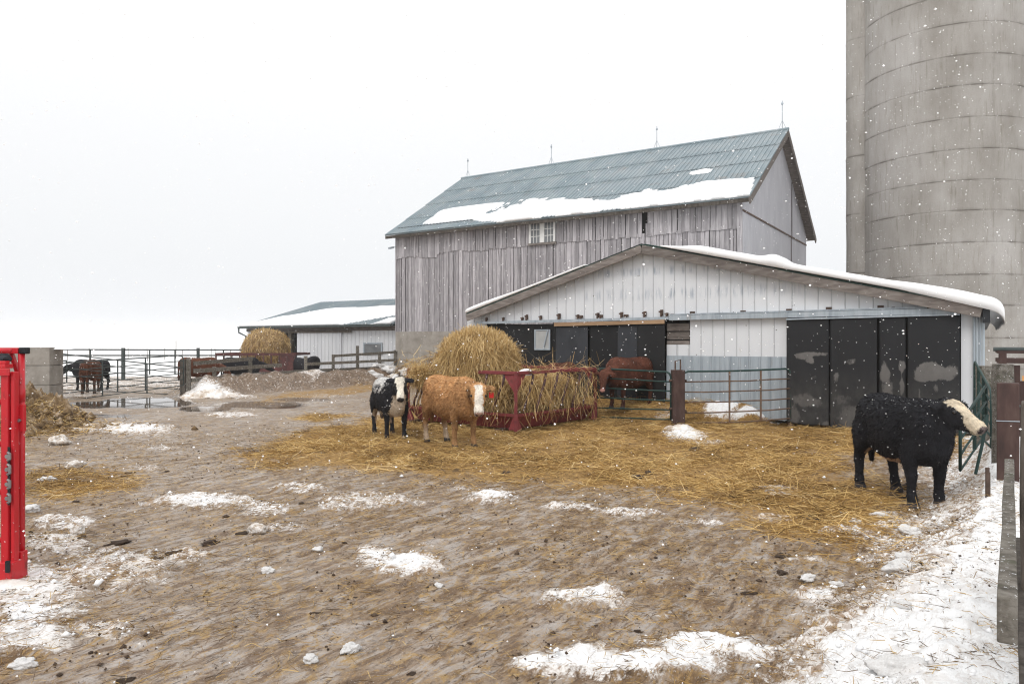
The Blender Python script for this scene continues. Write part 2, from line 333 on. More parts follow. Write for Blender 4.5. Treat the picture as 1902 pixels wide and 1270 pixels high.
def masks(X, Y):
    wx = (fbm(X, Y, .9, 4, 3) - .5) * 1.6 + (fbm(X, Y, 5, 3, 8) - .5) * .5
    wy = (fbm(X, Y, .9, 4, 5) - .5) * 1.6 + (fbm(X, Y, 5, 3, 9) - .5) * .5
    XX, YY = X + wx * .8, Y + wy * .8
    st = np.zeros(X.shape)
    for p in STRAW: st = np.maximum(st, 1 - sstep(-1.5, .75, polysd(XX, YY, p)))
    for p in STRAW_SOFT: st = np.maximum(st, .62 * (1 - sstep(-.5, .5, polysd(XX, YY, p))))
    u = (X - SH_O[0]) * XD[0] + (Y - SH_O[1]) * XD[1]; w = -((X - SH_O[0]) * YD[0] + (Y - SH_O[1]) * YD[1])
    st = np.maximum(st, sstep(4.5, 3., w) * (u > -.5) * (u < 13) * (w > -.3))
    sn = blobs(X + wx * .18, Y + wy * .3, SNOWP)
    q = (X - FR0[0]) * -FRD[1] + (Y - FR0[1]) * FRD[0]
    kk = (X - FR0[0]) * FRD[0] + (Y - FR0[1]) * FRD[1]
    wid = 1.12 + .15 * np.sin(kk * 1.3)
    bank = sstep(wid + .55, wid - .55, q + wx * .4)
    bank = bank * np.where((kk > 4.2) & (q > .25) & (kk < 14), .86, 1.)
    sn = np.maximum(sn, bank)
    d = (FL1 - FL0); Ln = np.hypot(*d); d = d / Ln
    t = (X - FL0[0]) * d[0] + (Y - FL0[1]) * d[1]; s = (X - FL0[0]) * -d[1] + (Y - FL0[1]) * d[0]
    face = sstep(-1.9, -1.2, s) * (1 - sstep(-.1, .2, s)) * (t > -.3) * (t < Ln + 12)      # bank below the fence: sparse snow
    sn = np.maximum(sn, face * .42)
    field = np.maximum(sstep(29.5, 33, Y + wx * 1.2) * (X < -8.5), sstep(46, 50, np.hypot(X, Y)))
    field = np.maximum(field, sstep(-14.8, -16.5, X + wx) * (Y > 18) * .9)
    field = np.maximum(field, (Y < .5) * .6)
    pen = (s > .3) * (t > -2) * (Y < 41)
    sn = np.maximum(sn, np.where(pen, field * .75, field))
    wt = blobs(X + wx * .25, Y + wy * .5, WETP)
    hw = X * 0
    for (cx_, cy_, r, h) in HEAPS_XY: hw = np.maximum(hw, np.exp(-((X - cx_) ** 2 + (Y - cy_) ** 2) / (r * r)))
    return st * (1 - np.clip(sn - .75, 0, .2) * 3), sn, wt, face
HEAPS_XY = []
st, sn, wt, face = masks(X, Y)
near = 1 - sstep(30, 60, np.hypot(X, Y))
Z = gz_smooth(X, Y)
ridge = (fbm(X, Y, 3.2, 4, 21) - .5); fine = fbm(X, Y, 13, 3, 31) - .5
flat = 1 - np.clip(wt * 1.6, 0, 1)
snr = sstep(.42, .62, sn + (fbm(X, Y, 4, 4, 40) - .5) * .7)
Z += near * flat * (ridge * .014 + fine * .016 * (1 + 1.2 * st + 1.6 * snr) + snr * (.02 + .09 * (fbm(X, Y, 5.5, 4, 50) - .45) + .06 * (fbm(X, Y, 12, 3, 52) - .5) + .11 * np.clip(fbm(X, Y, 3.2, 3, 57) - .5, 0, 1) * sstep(.8, 1., sn)) + st * (.0 + .10 * (fbm(X, Y, 2.1, 3, 60) - .4)))
Z += near * face * (fbm(X, Y, 2.5, 4, 70) - .4) * .28
# hoof prints pressed into the soft ground
ix0, iy0 = np.searchsorted(gx, -18.9), np.searchsorted(gy, 1.7); Zg = Z.reshape(len(gx), len(gy))
for k in range(1500):
    hx, hy = rng.uniform(-9, 8), 2.2 + rng.random() ** 1.6 * 14; r_ = rng.uniform(.05, .075); i0, i1 = np.searchsorted(gx, (hx - .2, hx + .2)); j0, j1 = np.searchsorted(gy, (hy - .2, hy + .2))
    q_ = np.hypot(gx[i0:i1][:, None] - hx, (gy[j0:j1][None] - hy) * .85) / r_; Zg[i0:i1, j0:j1] += rng.uniform(.4, 1) * (-.017 * np.exp(-q_ ** 4 * .8) + .006 * np.exp(-((q_ - 1.45) / .4) ** 2))
Z = Zg.ravel()
gm, n, b = nodes('farm_yard')
A_st, A_sn, A_wt, A_fc = (attr(n, k).outputs['Fac'] for k in ('straw', 'snow', 'wet', 'bank'))
v = mapping(n)
n1 = noise(n, .55, v, 8, .62).outputs[0]; n2 = noise(n, 2.7, v, 8, .65).outputs[0]; n3 = noise(n, 14, v, 8, .7).outputs[0]; n4 = noise(n, 60, v, 4, .7).outputs[0]
vs = mapping(n, (1, .55, 1)); n5 = noise(n, 7, vs, 8, .7, 1.2).outputs[0]
mix12 = mth(n, 'ADD', mth(n, 'MULTIPLY', n1, .5), mth(n, 'MULTIPLY', n2, .5))
mud = ramp(n, [(.085, .046, .02), (.22, .135, .062), (.305, .235, .175), (.45, .405, .37)], [.36, .44, .53, .62]); n.links.new(mix12, mud.inputs[0])
mudc = mixc(n, rng_map(n, n3, .5, .66), mud.outputs[0], (.10, .065, .04))
mudc = mixc(n, rng_map(n, n5, .51, .62, 0, .85), mudc, (.38, .235, .075))
mp7 = n.nodes.new('ShaderNodeMapping'); tc7 = n.nodes.new('ShaderNodeTexCoord'); vr7 = n.nodes.new('ShaderNodeVectorRotate'); vr7.rotation_type = 'Z_AXIS'; vr7.inputs['Angle'].default_value = math.radians(-55); mp7.inputs['Scale'].default_value = (.7, 2.4, 1); n.links.new(tc7.outputs['Object'], vr7.inputs['Vector']); n.links.new(vr7.outputs[0], mp7.inputs['Vector'])
n7 = noise(n, 3.2, mp7.outputs[0], 9, .72, .6).outputs[0]; n8 = noise(n, 11, mp7.outputs[0], 6, .7, .8).outputs[0]
mudc = mixc(n, rng_map(n, n7, .50, .62, 0, .7), mudc, (.42, .385, .36))
mudc = mixc(n, rng_map(n, n7, .40, .50, .85, 0), mudc, (.125, .068, .028))
mudc = mixc(n, rng_map(n, n8, .54, .64, 0, .85), mudc, (.065, .038, .02))
mudc = mixc(n, rng_map(n, n8, .35, .44, .85, 0), mudc, (.36, .215, .07))
mudc = mixc(n, rng_map(n, n4, .60, .70, 0, .8), mudc, (.055, .038, .026))
mudc = mixc(n, rng_map(n, noise(n, 85, v, 2, .5).outputs[0], .64, .70, 0, .8), mudc, (.50, .45, .40))
mudc = mixc(n, A_fc, mudc, mixc(n, rng_map(n, n3, .35, .65), (.11, .07, .042), (.25, .17, .105)))
sc_ = ramp(n, [(.09, .05, .018), (.25, .14, .045), (.46, .28, .085)], [.33, .5, .68]); n.links.new(n3, sc_.inputs[0])
vst = mapping(n, (1, 3, 1)); n6 = noise(n, 24, vst, 6, .7, 2.).outputs[0]
strc = mixc(n, rng_map(n, n6, .5, .64, 0, .85), sc_.outputs[0], (.54, .35, .11))
strc = mixc(n, rng_map(n, n2, .56, .68, 0, .8), strc, (.06, .034, .016))
fst = rng_map(n, mth(n, 'ADD', A_st, mth(n, 'ADD', mth(n, 'MULTIPLY', mth(n, 'SUBTRACT', n2, .5), 1.5), mth(n, 'MULTIPLY', mth(n, 'SUBTRACT', n3, .5), .9))), .34, .70)
base = mixc(n, fst, mudc, strc)
wetc = mixc(n, 1., base, (.42, .42, .45), 'MULTIPLY')
fw = rng_map(n, mth(n, 'ADD', A_wt, mth(n, 'MULTIPLY', mth(n, 'SUBTRACT', n2, .5), .8)), .45, .65)
base = mixc(n, fw, base, wetc)
snow_n = mth(n, 'ADD', mth(n, 'ADD', mth(n, 'MULTIPLY', mth(n, 'SUBTRACT', n2, .5), 1.3), mth(n, 'MULTIPLY', mth(n, 'SUBTRACT', n3, .5), 1.7)), mth(n, 'MULTIPLY', mth(n, 'SUBTRACT', n4, .5), .9))
fsn = rng_map(n, mth(n, 'ADD', A_sn, snow_n), .46, .86)
clean = rng_map(n, A_sn, .85, 1.02)
dirt = mth(n, 'MULTIPLY', mth(n, 'MAXIMUM', rng_map(n, n5, .49, .60, 0, .9), rng_map(n, n8, .53, .60, 0, .9)), mth(n, 'SUBTRACT', 1., mth(n, 'MULTIPLY', clean, .82)))
snc = mixc(n, n2, (.76, .735, .71), (.88, .875, .87)); snc = mixc(n, clean, snc, (.88, .885, .89))
snc = mixc(n, mth(n, 'MULTIPLY', rng_map(n, n1, .42, .62, 0, .35), mth(n, 'SUBTRACT', 1., clean)), snc, (.62, .52, .42))
snc = mixc(n, dirt, snc, (.27, .165, .085))
base = mixc(n, fsn, base, snc)
n.links.new(base, b.inputs['Base Color'])
rgh = rng_map(n, n2, .35, .65, .18, .6)
rgh = mth(n, 'MAXIMUM', rgh, mth(n, 'MULTIPLY', fst, .85)); rgh = mth(n, 'MAXIMUM', rgh, mth(n, 'MULTIPLY', fsn, .75))
dry = mth(n, 'SUBTRACT', 1., mth(n, 'MULTIPLY', fw, mth(n, 'SUBTRACT', 1., fsn)))
rgh = mth(n, 'ADD', mth(n, 'MULTIPLY', rgh, dry), .05)
n.links.new(rgh, b.inputs['Roughness']); b.inputs['Specular IOR Level'].default_value = .45
hgt = mth(n, 'MULTIPLY', mth(n, 'ADD', mth(n, 'ADD', n3, mth(n, 'MULTIPLY', n4, .6)), mth(n, 'MULTIPLY', n5, .45)), dry)
bump(n, b, hgt, .6, .03)
ground = npmesh('ground', np.c_[X, Y, Z], grid_faces(len(gx), len(gy)), gm, smooth=True, vattr={'straw': st, 'snow': sn, 'wet': wt, 'bank': face})
tag(ground, kind='structure')
if ground.data.polygons[0].normal.z < 0: ground.data.flip_normals()

# ---- straw lying in the yard, litter trodden into the mud, clods
def scatter(nmax, x0, x1, y0, y1, keep):
    x = rng.uniform(x0, x1, nmax); y = rng.uniform(y0, y1, nmax); a, s, w, f = masks(x, y)
    k = rng.random(nmax) < keep(x, y, a, s, w); return x[k], y[k]
def top(x, y):
    a, s, w, f = masks(x, y); z = gz_smooth(x, y)
    z += (fbm(x, y, 3.2, 4, 21) - .5) * .035 + a * (.0 + .10 * (fbm(x, y, 2.1, 3, 60) - .4)) + sstep(.42, .62, s + (fbm(x, y, 4, 4, 40) - .5) * .7) * .03
    return z
def lying(n, tilt):
    th = rng.uniform(0, 2 * np.pi, n); e = rng.normal(0, tilt, n); return np.c_[np.cos(th) * np.cos(e), np.sin(th) * np.cos(e), np.sin(e)]
x, y = scatter(460000, -9, 9.5, 6.2, 24, lambda x, y, a, s, w: np.clip((a - .22) * 1.5, 0, 1) * np.clip(fbm(x, y, 1.3, 3, 77) * 3.2 - 1.0, .04, 1) * np.clip(1.15 - s * .8, 0, 1))
clump = fbm(x, y, 2.2, 3, 91)
o = blades('loose_straw', np.c_[x, y, top(x, y) + rng.uniform(.0, .03, len(x))], lying(len(x), .17), rng.uniform(.10, .42, len(x)), rng.uniform(.003, .0075, len(x)), M['straw'], bend=.3,
           rnd=np.clip(rng.random(len(x)) * .75 + (clump - .38) * .8, 0, 1))
tag(o, 'golden trampled straw bedding spread over the yard around the feeder', 'straw', kind='stuff')
x, y = scatter(190000, -11, 6, 2.2, 17, lambda x, y, a, s, w: np.clip(fbm(x, y, 1.1, 4, 55) * 2.8 - .75, .12, 1) * np.clip(7. / y, 0, 1) * .62 + .5 * sstep(.35, .7, s) * (1 - sstep(.9, 1.05, s)) * np.clip(6. / y, 0, 1))
o = blades('yard_litter', np.c_[x, y, top(x, y) + .012], lying(len(x), .1), rng.uniform(.02, .13, len(x)), rng.uniform(.0018, .0048, len(x)), M['litter'], bend=.3)
tag(o, 'short bits of straw and chaff trodden into the mud and snow', 'chaff', kind='stuff')
# clods and crumbs: little faceted lumps
def crumbs(name, x, y, z, r, mat, rnd=None):
    t = np.array([(1, 0, 0), (-1, 0, 0), (0, 1, 0), (0, -1, 0), (0, 0, 1), (0, 0, -1)], float)
    fa = np.array([(0, 2, 4), (2, 1, 4), (1, 3, 4), (3, 0, 4), (2, 0, 5), (1, 2, 5), (3, 1, 5), (0, 3, 5)])
    n_ = len(x); s_ = rng.uniform(.6, 1.3, (n_, 6, 1)) * r[:, None, None]
    th = rng.uniform(0, 6.28, n_); R = np.zeros((n_, 3, 3)); R[:, 0, 0] = np.cos(th); R[:, 0, 1] = -np.sin(th); R[:, 1, 0] = np.sin(th); R[:, 1, 1] = np.cos(th); R[:, 2, 2] = .75
    V = np.einsum('nij,nkj->nki', R, t[None] * s_) + np.c_[x, y, z][:, None, :]
    Fq = (fa[None] + np.arange(n_)[:, None, None] * 6).reshape(-1, 3)
    return npmesh(name, V.reshape(-1, 3), Fq, mat)
x, y = scatter(26000, -11, 6, 2.2, 18, lambda x, y, a, s, w: np.clip(fbm(x, y, 1.6, 4, 155) * 3.2 - 1.35, .02, 1) * np.clip(6. / y, 0, 1))
tag(crumbs('mud_crumbs', x, y, top(x, y) + .006, rng.gamma(1.6, .0035, len(x)) + .003, M['dung']), 'small dark crumbs of dung and frozen mud over the yard', 'mud', kind='stuff')
x, y = scatter(30000, -11, 8, 2.2, 18, lambda x, y, a, s, w: np.clip(sstep(.35, .8, s) * .8 + .012, 0, 1) * np.clip(6. / y, 0, 1))
tag(crumbs('snow_crumbs', x, y, top(x, y) + .012, rng.gamma(1.4, .0055, len(x)) + .004, M['snow']), 'broken crumbs of snow on the snow patches and the bank', 'snow', kind='stuff')
# ------------------------------------------------------------------ buildings (all share the barn's orientation)
def fac(px, py, O, off=0.0):
    """photo point on a wall through O along XD, off metres behind it -> (s along the wall, z)"""
    ox, oy = O[0] + YD[0] * off, O[1] + YD[1] * off
    rx = (px - CX) / F; d = (ox * YD[0] + oy * YD[1]) / (rx * YD[0] + YD[1])
    return (rx * d - ox) * XD[0] + (d - oy) * XD[1], CAMZ - (py - CY) / F * d
def ribsheet(mb, s0, s1, zb, zt, y, pitch=.3, rib=.03, h=.018, axis='x', r=.5):
    """steel cladding facing -y: flat pans with raised ribs; zb, zt are functions of s"""
    n = max(1, round((s1 - s0) / pitch)); w = (s1 - s0) / n; prof = []
    for i in range(n):
        a = s0 + i * w; prof += [(a, y), (a + w - rib * 2, y), (a + w - rib * 1.5, y - h), (a + w - rib * .5, y - h)]
    prof.append((s1, y))
    for (a, ya), (c, yc_) in zip(prof, prof[1:]):
        if c - a < 1e-5: continue
        V = [(a, ya, zb(a)), (c, yc_, zb(c)), (c, yc_, zt(c)), (a, ya, zt(a))]
        if axis == 'y': V = [(-q[1], q[0], q[2]) for q in V]
        rr = r + (.0 if abs(ya - y) < 1e-6 and abs(yc_ - y) < 1e-6 else -.35)  # rib faces get a darker value: rib shading put into the colour
        mb.add(V, [(0, 1, 2, 3)], max(0, rr))
def roof_sheet(x0, x1, e, rdg, courses, pitch, h=.03, jit=.012):
    """ribbed roof slope from eave e=(y,z) to ridge rdg=(y,z) between x0 and x1"""
    ev = np.array(e); rv = np.array(rdg); L = np.hypot(*(rv - ev)); t = (rv - ev) / L; nn = np.array([-t[1], t[0]])
    if nn[1] < 0: nn = -nn
    mb = MB(); n = int((x1 - x0) / pitch); w = (x1 - x0) / n
    px = []
    for i in range(n):
        a = x0 + i * w; px += [(a, 0), (a + w * .72, 0), (a + w * .80, h), (a + w * .92, h)]
    px.append((x1, 0))
    for c in range(courses):
        l0 = L * c / courses - (.06 if c else 0); l1 = L * (c + 1) / courses
        V = []
        off = rng.normal(0, jit, len(px))
        for k, (a, q) in enumerate(px):
            for (l, lift) in ((l0 + off[k], .028), (l1, .004)):
                p = ev + t * l + nn * (q + lift); V.append((a, p[0], p[1]))
        fs = [(2 * i, 2 * i + 2, 2 * i + 3, 2 * i + 1) for i in range(len(px) - 1)]
        tn = random.uniform(.45, .6)
        for i_, f_ in enumerate(fs):
            if i_ % 4 == 0: tn = random.uniform(.42, .62)
            mb.add([V[i] for i in f_], [(0, 1, 2, 3)], 0. if i_ % 4 == 1 else (1. if i_ % 4 == 2 else tn))  # one rib flank dark, rib top light: shading painted into the sheet
    # deck under the sheets
    p0, p1 = ev - nn * .05, rv - nn * .05; q0, q1 = ev, rv
    mb.add([(x0, *p0), (x1, *p0), (x1, *p1), (x0, *p1), (x0, *q0), (x1, *q0), (x1, *q1), (x0, *q1)], [(0, 3, 2, 1), (4, 5, 6, 7), (0, 1, 5, 4), (1, 2, 6, 5), (2, 3, 7, 6), (3, 0, 4, 7)], .3)
    return mb
def roof_snow(name, x0, x1, e, rdg, fh, nu, nv, parent, over=0.0, droop=0.0, lift=.035):
    """snow lying on a slope: fh(a, t) gives its thickness at a along, t up the slope (t < 0 hangs past the eave)"""
    ev = np.array(e); rv = np.array(rdg); L = np.hypot(*(rv - ev)); t = (rv - ev) / L; nn = np.array([-t[1], t[0]])
    if nn[1] < 0: nn = -nn
    A = np.linspace(x0, x1, nu); Tt = np.linspace(-over / L, 1, nv); AA, TT = np.meshgrid(A, Tt, indexing='ij')
    H = fh(AA, TT); k = H > .012
    H = np.maximum(H, 0)
    l = TT * L; dz = np.where(l < 0, -droop * (np.abs(l) / max(over, 1e-3)) ** 1.6, 0)
    l2 = np.where(l < 0, l * .85, l)
    def surf(h):
        return np.stack([AA, ev[0] + t[0] * l2 + nn[0] * h, ev[1] + t[1] * l2 + nn[1] * h + dz], -1)
    S1 = surf(H + lift).reshape(-1, 3); S0 = surf(np.full_like(H, lift * .35)).reshape(-1, 3)
    q = grid_faces(nu, nv); kk = k.ravel(); ok = kk[q].any(1); q = q[ok]
    V = np.concatenate([S1, S0]); N_ = len(S1)
    ed = np.concatenate([q[:, [0, 1]], q[:, [1, 2]], q[:, [2, 3]], q[:, [3, 0]]])
    key = np.sort(ed, 1); _, inv, cnt = np.unique(key, axis=0, return_inverse=True, return_counts=True)
    be = ed[cnt[inv.ravel()] == 1]
    sides = np.c_[be[:, 0], be[:, 0] + N_, be[:, 1] + N_, be[:, 1]]
    V2, idx = np.unique(np.concatenate([q, q[:, ::-1] + N_, sides]).ravel(), return_inverse=True)
    return npmesh(name, V[V2], idx.reshape(-1, 4), M['snow'], parent, smooth=True)
def planks(mb, s0, s1, z0, z1, y, skip=(), jz=.0, wmin=.12, wmax=.27):
    s = s0
    while s < s1 - .05:
        w = min(random.uniform(wmin, wmax), s1 - s); g = random.choice((.01, .014, .018, .022, .04)); yy = y - random.uniform(0, .018)
        if not any(a <= s + w / 2 <= b_ for a, b_ in skip):
            za = z0(s) + random.uniform(-jz, jz); lean = random.uniform(-.006, .006); r = random.random()
            mb.add([(s, yy - .024, za), (s + w - g, yy - .024 + lean, za + random.uniform(-.01, .01)), (s + w - g, yy + lean, za), (s, yy, za),
                    (s, yy - .024, z1(s)), (s + w - g, yy - .024, z1(s + w)), (s + w - g, yy, z1(s + w)), (s, yy, z1(s))],
                   [(0, 3, 2, 1), (4, 5, 6, 7), (0, 1, 5, 4), (1, 2, 6, 5), (2, 3, 7, 6), (3, 0, 4, 7)], r)
        s += w
# ---- the old barn
BL, BW, B_O = 17.85, 12.3, np.array([-6.05, 38.0])
barn = thing('barn', 'tall old barn of grey vertical boards with a blue grey metal roof patched with snow', 'barn', (B_O[0], B_O[1], 0), RZ)
ZF, ZT, ZE, ZR, EY, RX = 2.53, 6.44, 7.86, 11.72, -.5, .45
slope = (ZR - ZE) / (BW / 2); zw = lambda y: ZE + .06 + slope * (BW / 2 - abs(y - BW / 2)) - .22
m = MB(); m.box(0, BL, -.06, .34, -.5, ZF, .5); m.box(BL - .34, BL + .05, .34, BW, -.5, ZF, .5); m.box(-.04, .3, .34, BW, -.5, ZF, .5)
m.build('foundation', M['concrete'], barn)
m = MB(); m.box(.02, BL - .04, .06, .1, ZF, ZE + .1); m.box(.02, .06, .1, BW, ZF, ZE); m.box(.06, BL - .04, BW - .04, BW, ZF, ZE)
m.add([(.04, .1, ZE), (.04, BW, ZE), (.04, BW / 2, zw(BW / 2))], [(0, 1, 2)]); m.build('dark_gap_backing', M['dark'], barn)  # near-black sheet behind the boards, paints the darkness of the gaps
s_gap = fac(1204, 400, B_O)[0]
m = MB(); planks(m, 0, BL, lambda s: ZF - .06, lambda s: ZT + .12, .055, jz=.03)
planks(m, 0, BL, lambda s: ZT + (.06 * math.sin(s * 2.1) if s < 6 else .0) + (-.12 if s < 2.6 else 0), lambda s: ZE + .02, .015, skip=((s_gap - .14, s_gap + .1),), jz=.035)
m.bar((s_gap, -.01, ZT), (s_gap, -.01, ZT + .52), .22, .02, (0, 1, 0)); m.build('front_boarding', M['barnwood'], barn)
m = MB(); planks(m, -.001, .02, lambda s: ZF, lambda s: ZE, .0)
m.box(-.05, .02, -.02, BW, ZF, ZE, .4); m.build('end_boarding', M['barnwood'], barn)
m = MB(); ribsheet(m, .0, BW, lambda y: ZF - .05, zw, -(BL + .02), .23, .03, .012, 'y')
g = m.build('gable_cladding', M['gablesteel'], barn)
m = MB(); m.box(BL + .03, BL + .06, 0, BW, 7.10, 7.17); m.box(BL + .03, BL + .055, 8.6, 8.65, ZF, 7.10); m.box(BL + .03, BL + .055, 8.75, 8.79, 7.17, zw(8.75) - .1)
m.build('gable_trim', M['rust'], barn)
m = MB(); m.box(BL - .16, BL + .03, -.05, .01, ZF, ZE - .3, .7); m.build('corner_board', M['barnwood'], barn)
ee = (EY, ZE - slope * .5); er = (BW / 2, ZR); eb = (BW - EY, ZE - slope * .5)
m = roof_sheet(-.35, BL + RX, ee, er, 4, .21); m2 = roof_sheet(-.35, BL + RX, eb, er, 4, .42); m.add(m2.v, m2.f, .5)
rf = m.build('roof', M['roof'], barn)
m = MB(); m.tube([(-.36, BW / 2, ZR + .03), (BL + RX + .01, BW / 2, ZR + .03)], .07, 8); m.build('ridge_cap', M['roof'], rf)
m = MB(); m.box(-.33, BL + RX - .02, EY + .02, EY + .06, ee[1] - .2, ee[1] - .055, .1); m.box(-.33, BL + RX, EY + .06, -.02, ee[1] - .1, ee[1] - .07, .1)
m.build('eave_board', M['wooddark'], barn)
m = MB()
for e_, s_ in ((ee, 1), (eb, -1)):
    m.bar((BL + RX - .02, e_[0], e_[1] - .17), (BL + RX - .02, er[0], er[1] - .17), .05, .26)
    m.bar((BL + RX / 2 - .03, e_[0] + .03 * s_, e_[1] - .12), (BL + RX / 2 - .03, er[0], er[1] - .14), .5, .02, (0, 0, 1))
m.build('barge_board', M['fascia'], barn)
def bsn(a, t):
    f = a / BL; up = .25 + .04 * np.sin(a * .9) + .10 * (fbm(a, t * 7, .9, 4, 5) - .5) * 2 + .05 * (fbm(a, t * 20, 3.5, 3, 6) - .5)
    up = up * sstep(.10, .32, f) * (1 - sstep(1.005, 1.03, f)) - .34 * (1 - sstep(.1, .28, f))
    lo = .17 * (1 - sstep(.14, .42, f)) + .05 * (fbm(a, t * 3, 1.1, 3, 9) - .45)
    h = np.minimum((up - t) * 1.6, .10) * (t > lo); h = np.where((f < .45) & (fbm(a * .8, t * 16, 1.6, 3, 61) > .35 + .45 * sstep(.15, .45, f)), -1, h)
    frag = (fbm(a * 1.0, t * 6, 1.1, 4, 33) - .47) * sstep(.08, .14, f) * (1 - sstep(.38, .5, f)) * sstep(.1, .15, t) * (1 - sstep(.3, .36, t)) * 1.2
    fr2 = .10 - .16 * np.hypot((a - BL * .865) / .95, (t - .44) / .055) + .12 * (fbm(a, t * 8, 2, 3, 44) - .5)
    return np.maximum(np.maximum(h, np.minimum(frag, .05)), np.minimum(fr2, .05))
roof_snow('roof_snow', -.2, BL + RX - .02, ee, er, bsn, 260, 90, barn)
# hayloft window: two sashes of six panes
(wa, wz1), (wb, wz0) = fac(986, 416, B_O), fac(1031, 449, B_O)
m = MB(); m.box(wa, wb, -.055, -.035, wz0, wz1); wn = m.build('window', M['glass'], barn)
m = MB(); md = (wa + wb) / 2
for a, c in ((wa, md - .1), (md + .1, wb)):
    for x_ in np.linspace(a, c, 4)[1:3]: m.box(x_ - .014, x_ + .014, -.075, -.056, wz0, wz1)
    for z_ in np.linspace(wz0, wz1, 4)[1:3]: m.box(a, c, -.073, -.0565, z_ - .014, z_ + .014)
for x_ in (wa, wb): m.box(x_ - .05, x_ + .05, -.09, -.054, wz0, wz1)
m.box(md - .12, md + .12, -.088, -.054, wz0, wz1)
m.build('sash', M['whitewood'], wn)
m = MB(); m.box(wa - .1, wb + .1, -.1, -.03, wz0 - .1, wz0); m.build('window_sill', M['fascia'], wn); m = MB(); m.box(wa - .1, wb + .1, -.09, -.03, wz1, wz1 + .07); m.build('window_frame', M['fascia'], wn)
for px in (869, 1024, 1220, 1453):
    rx = (px - CX) / F; oy = B_O + YD * (BW / 2); d = (oy[0] * YD[0] + oy[1] * YD[1]) / (rx * YD[0] + YD[1]); s = (rx * d - oy[0]) * XD[0] + (d - oy[1]) * XD[1]
    m = MB(); h = 1.15 if px < 1400 else 1.35
    m.tube([(s, BW / 2, ZR + .05), (s, BW / 2, ZR + h)], .016, 6); m.tube([(s, BW / 2, ZR + h - .2), (s, BW / 2, ZR + h - .16), (s, BW / 2, ZR + h - .1), (s, BW / 2, ZR + h - .06)], [.02, .05, .05, .02], 8)
    for q in (-.16, .16): m.tube([(s + q, BW / 2, ZR + .08), (s, BW / 2, ZR + .45)], .01, 5)
    m.build('lightning_rod', M['galv'], barn)
m = MB(); s, z = fac(736, 461, B_O); m.tube([(s, -.03, z + .06), (s - .12, -.2, z + .02)], .018, 6); m.bar((s - .2, -.34, z - .03), (s - .1, -.12, z + .03), .2, .1); m.build('flood_lamp', M['galv'], barn)

# ---- long low shed beyond the barn's left end
FO = B_O - XD * 12.35 + YD * .25; FLn = 12.2
far = thing('farm_shed', "low white steel shed with snowy blue grey roof at the barn's left end", 'shed', (FO[0], FO[1], 0), RZ)
FE, FR_, FW = 2.98, 4.74, 6.1
hd0, hd1 = fac(552, 650, FO)[0], fac(634, 650, FO)[0]; hp0 = fac(541, 650, FO)[0]
mat_pw = mk('white_steel', [(.52, .535, .56), (.60, .61, .63)], 1.2, (1, 1, .4), .55, rnd=.12, bmp=.04)
m = MB(); ribsheet(m, 0, hp0 - 1.2, lambda s: 0, lambda s: FE - .1, 0, .3); m.build('front_cladding', mat_pw, far); m = MB(); ribsheet(m, hd0 + .15, FLn, lambda s: 0, lambda s: FE - .1, 0, .3)
m.build('front_cladding', mat_pw, far); m = MB(); m.box(0, FLn, 2 * FW - .05, 2 * FW, 0, FE - .1); m.build('rear_cladding', mat_pw, far)
m = MB(); m.box(0, .05, 0.02, 2 * FW, 0, FE - .1); m.box(-.01, .05, .0, FW * 2, FE - .1, FE - .02); m.add([(.02, 0, FE - .1), (.02, FW * 2, FE - .1), (.02, FW, FR_ - .1)], [(0, 1, 2)]); m.build('end_cladding', mat_pw, far)
m = MB(); ribsheet(m, hd0 + .1, hd1, lambda s: .3, lambda s: FE - .45, -.1, .3); m.box(hd1, hd1 + .06, -.11, -.02, .3, FE - .4); m.build('sliding_door', mat_pw, far)
m = MB(); m.box(hd0 - 1.2, hd1 + 2.2 * 0 + .9, -.16, -.11, FE - .46, FE - .36); m.build('door_track', M['wooddark'], far)
m = MB(); m.box(-.1, FLn - .03, -.06, -.02, FE - .36, FE - .16); m.build('eave_board', M['fascia'], far)
m = MB(); m.box(hp0 - .1, hp0 + .16, -.14, .06, 0, FE - .4); m.build('door_post', M['wooddark'], far)
m = roof_sheet(-.35, FLn - .02, (-.4, FE - .06), (FW, FR_), 1, .25); m2 = roof_sheet(-.35, FLn - .02, (2 * FW + .4, FE - .06), (FW, FR_), 1, .5); m.add(m2.v, m2.f, .5); m.build('roof', M['roof'], far)
m = MB(); m.box(-.36, FLn - .03, -.52, -.405, FE - .16, FE - .05, .3); m.tube([(-.3, -.46, FE - .16), (-.3, -.46, FE - .4), (-.1, -.1, FE - .62), (-.06, -.1, .4)], .05, 6); m.build('gutter', M['gategrey'], far)
def fsn_(a, t):
    f = a / FLn; up = .62 + .12 * f + .10 * (fbm(a, t * 3, .5, 3, 3) - .5) - .25 * (1 - sstep(-.02, .10, f)) - .2 * (1 - sstep(0.1, .3, f))
    lo = np.clip((f - .68) * 2.2, 0, 1); lo = np.where((f > .9) & (t < .17), 0, lo)
    h = np.minimum((up - t) * 1.2, .08); h = np.minimum(h, np.where(lo > 0, (t - lo * .72 + .03) * 1.2, 1)); h2 = np.minimum((.14 * sstep(.86, .96, f) - t) * 1.4, .12)
    return np.maximum(h, h2)
roof_snow('roof_snow', -.3, FLn - .1, (-.4, FE - .06), (FW, FR_), fsn_, 120, 60, far)
(wa, wz1), (wb, wz0) = fac(676, 636, FO), fac(711, 659, FO)
m = MB(); m.box(wa + .08, wb - .08, -.04, -.025, wz0 + .08, wz1 - .08); wn = m.build('window', M['glass'], far)
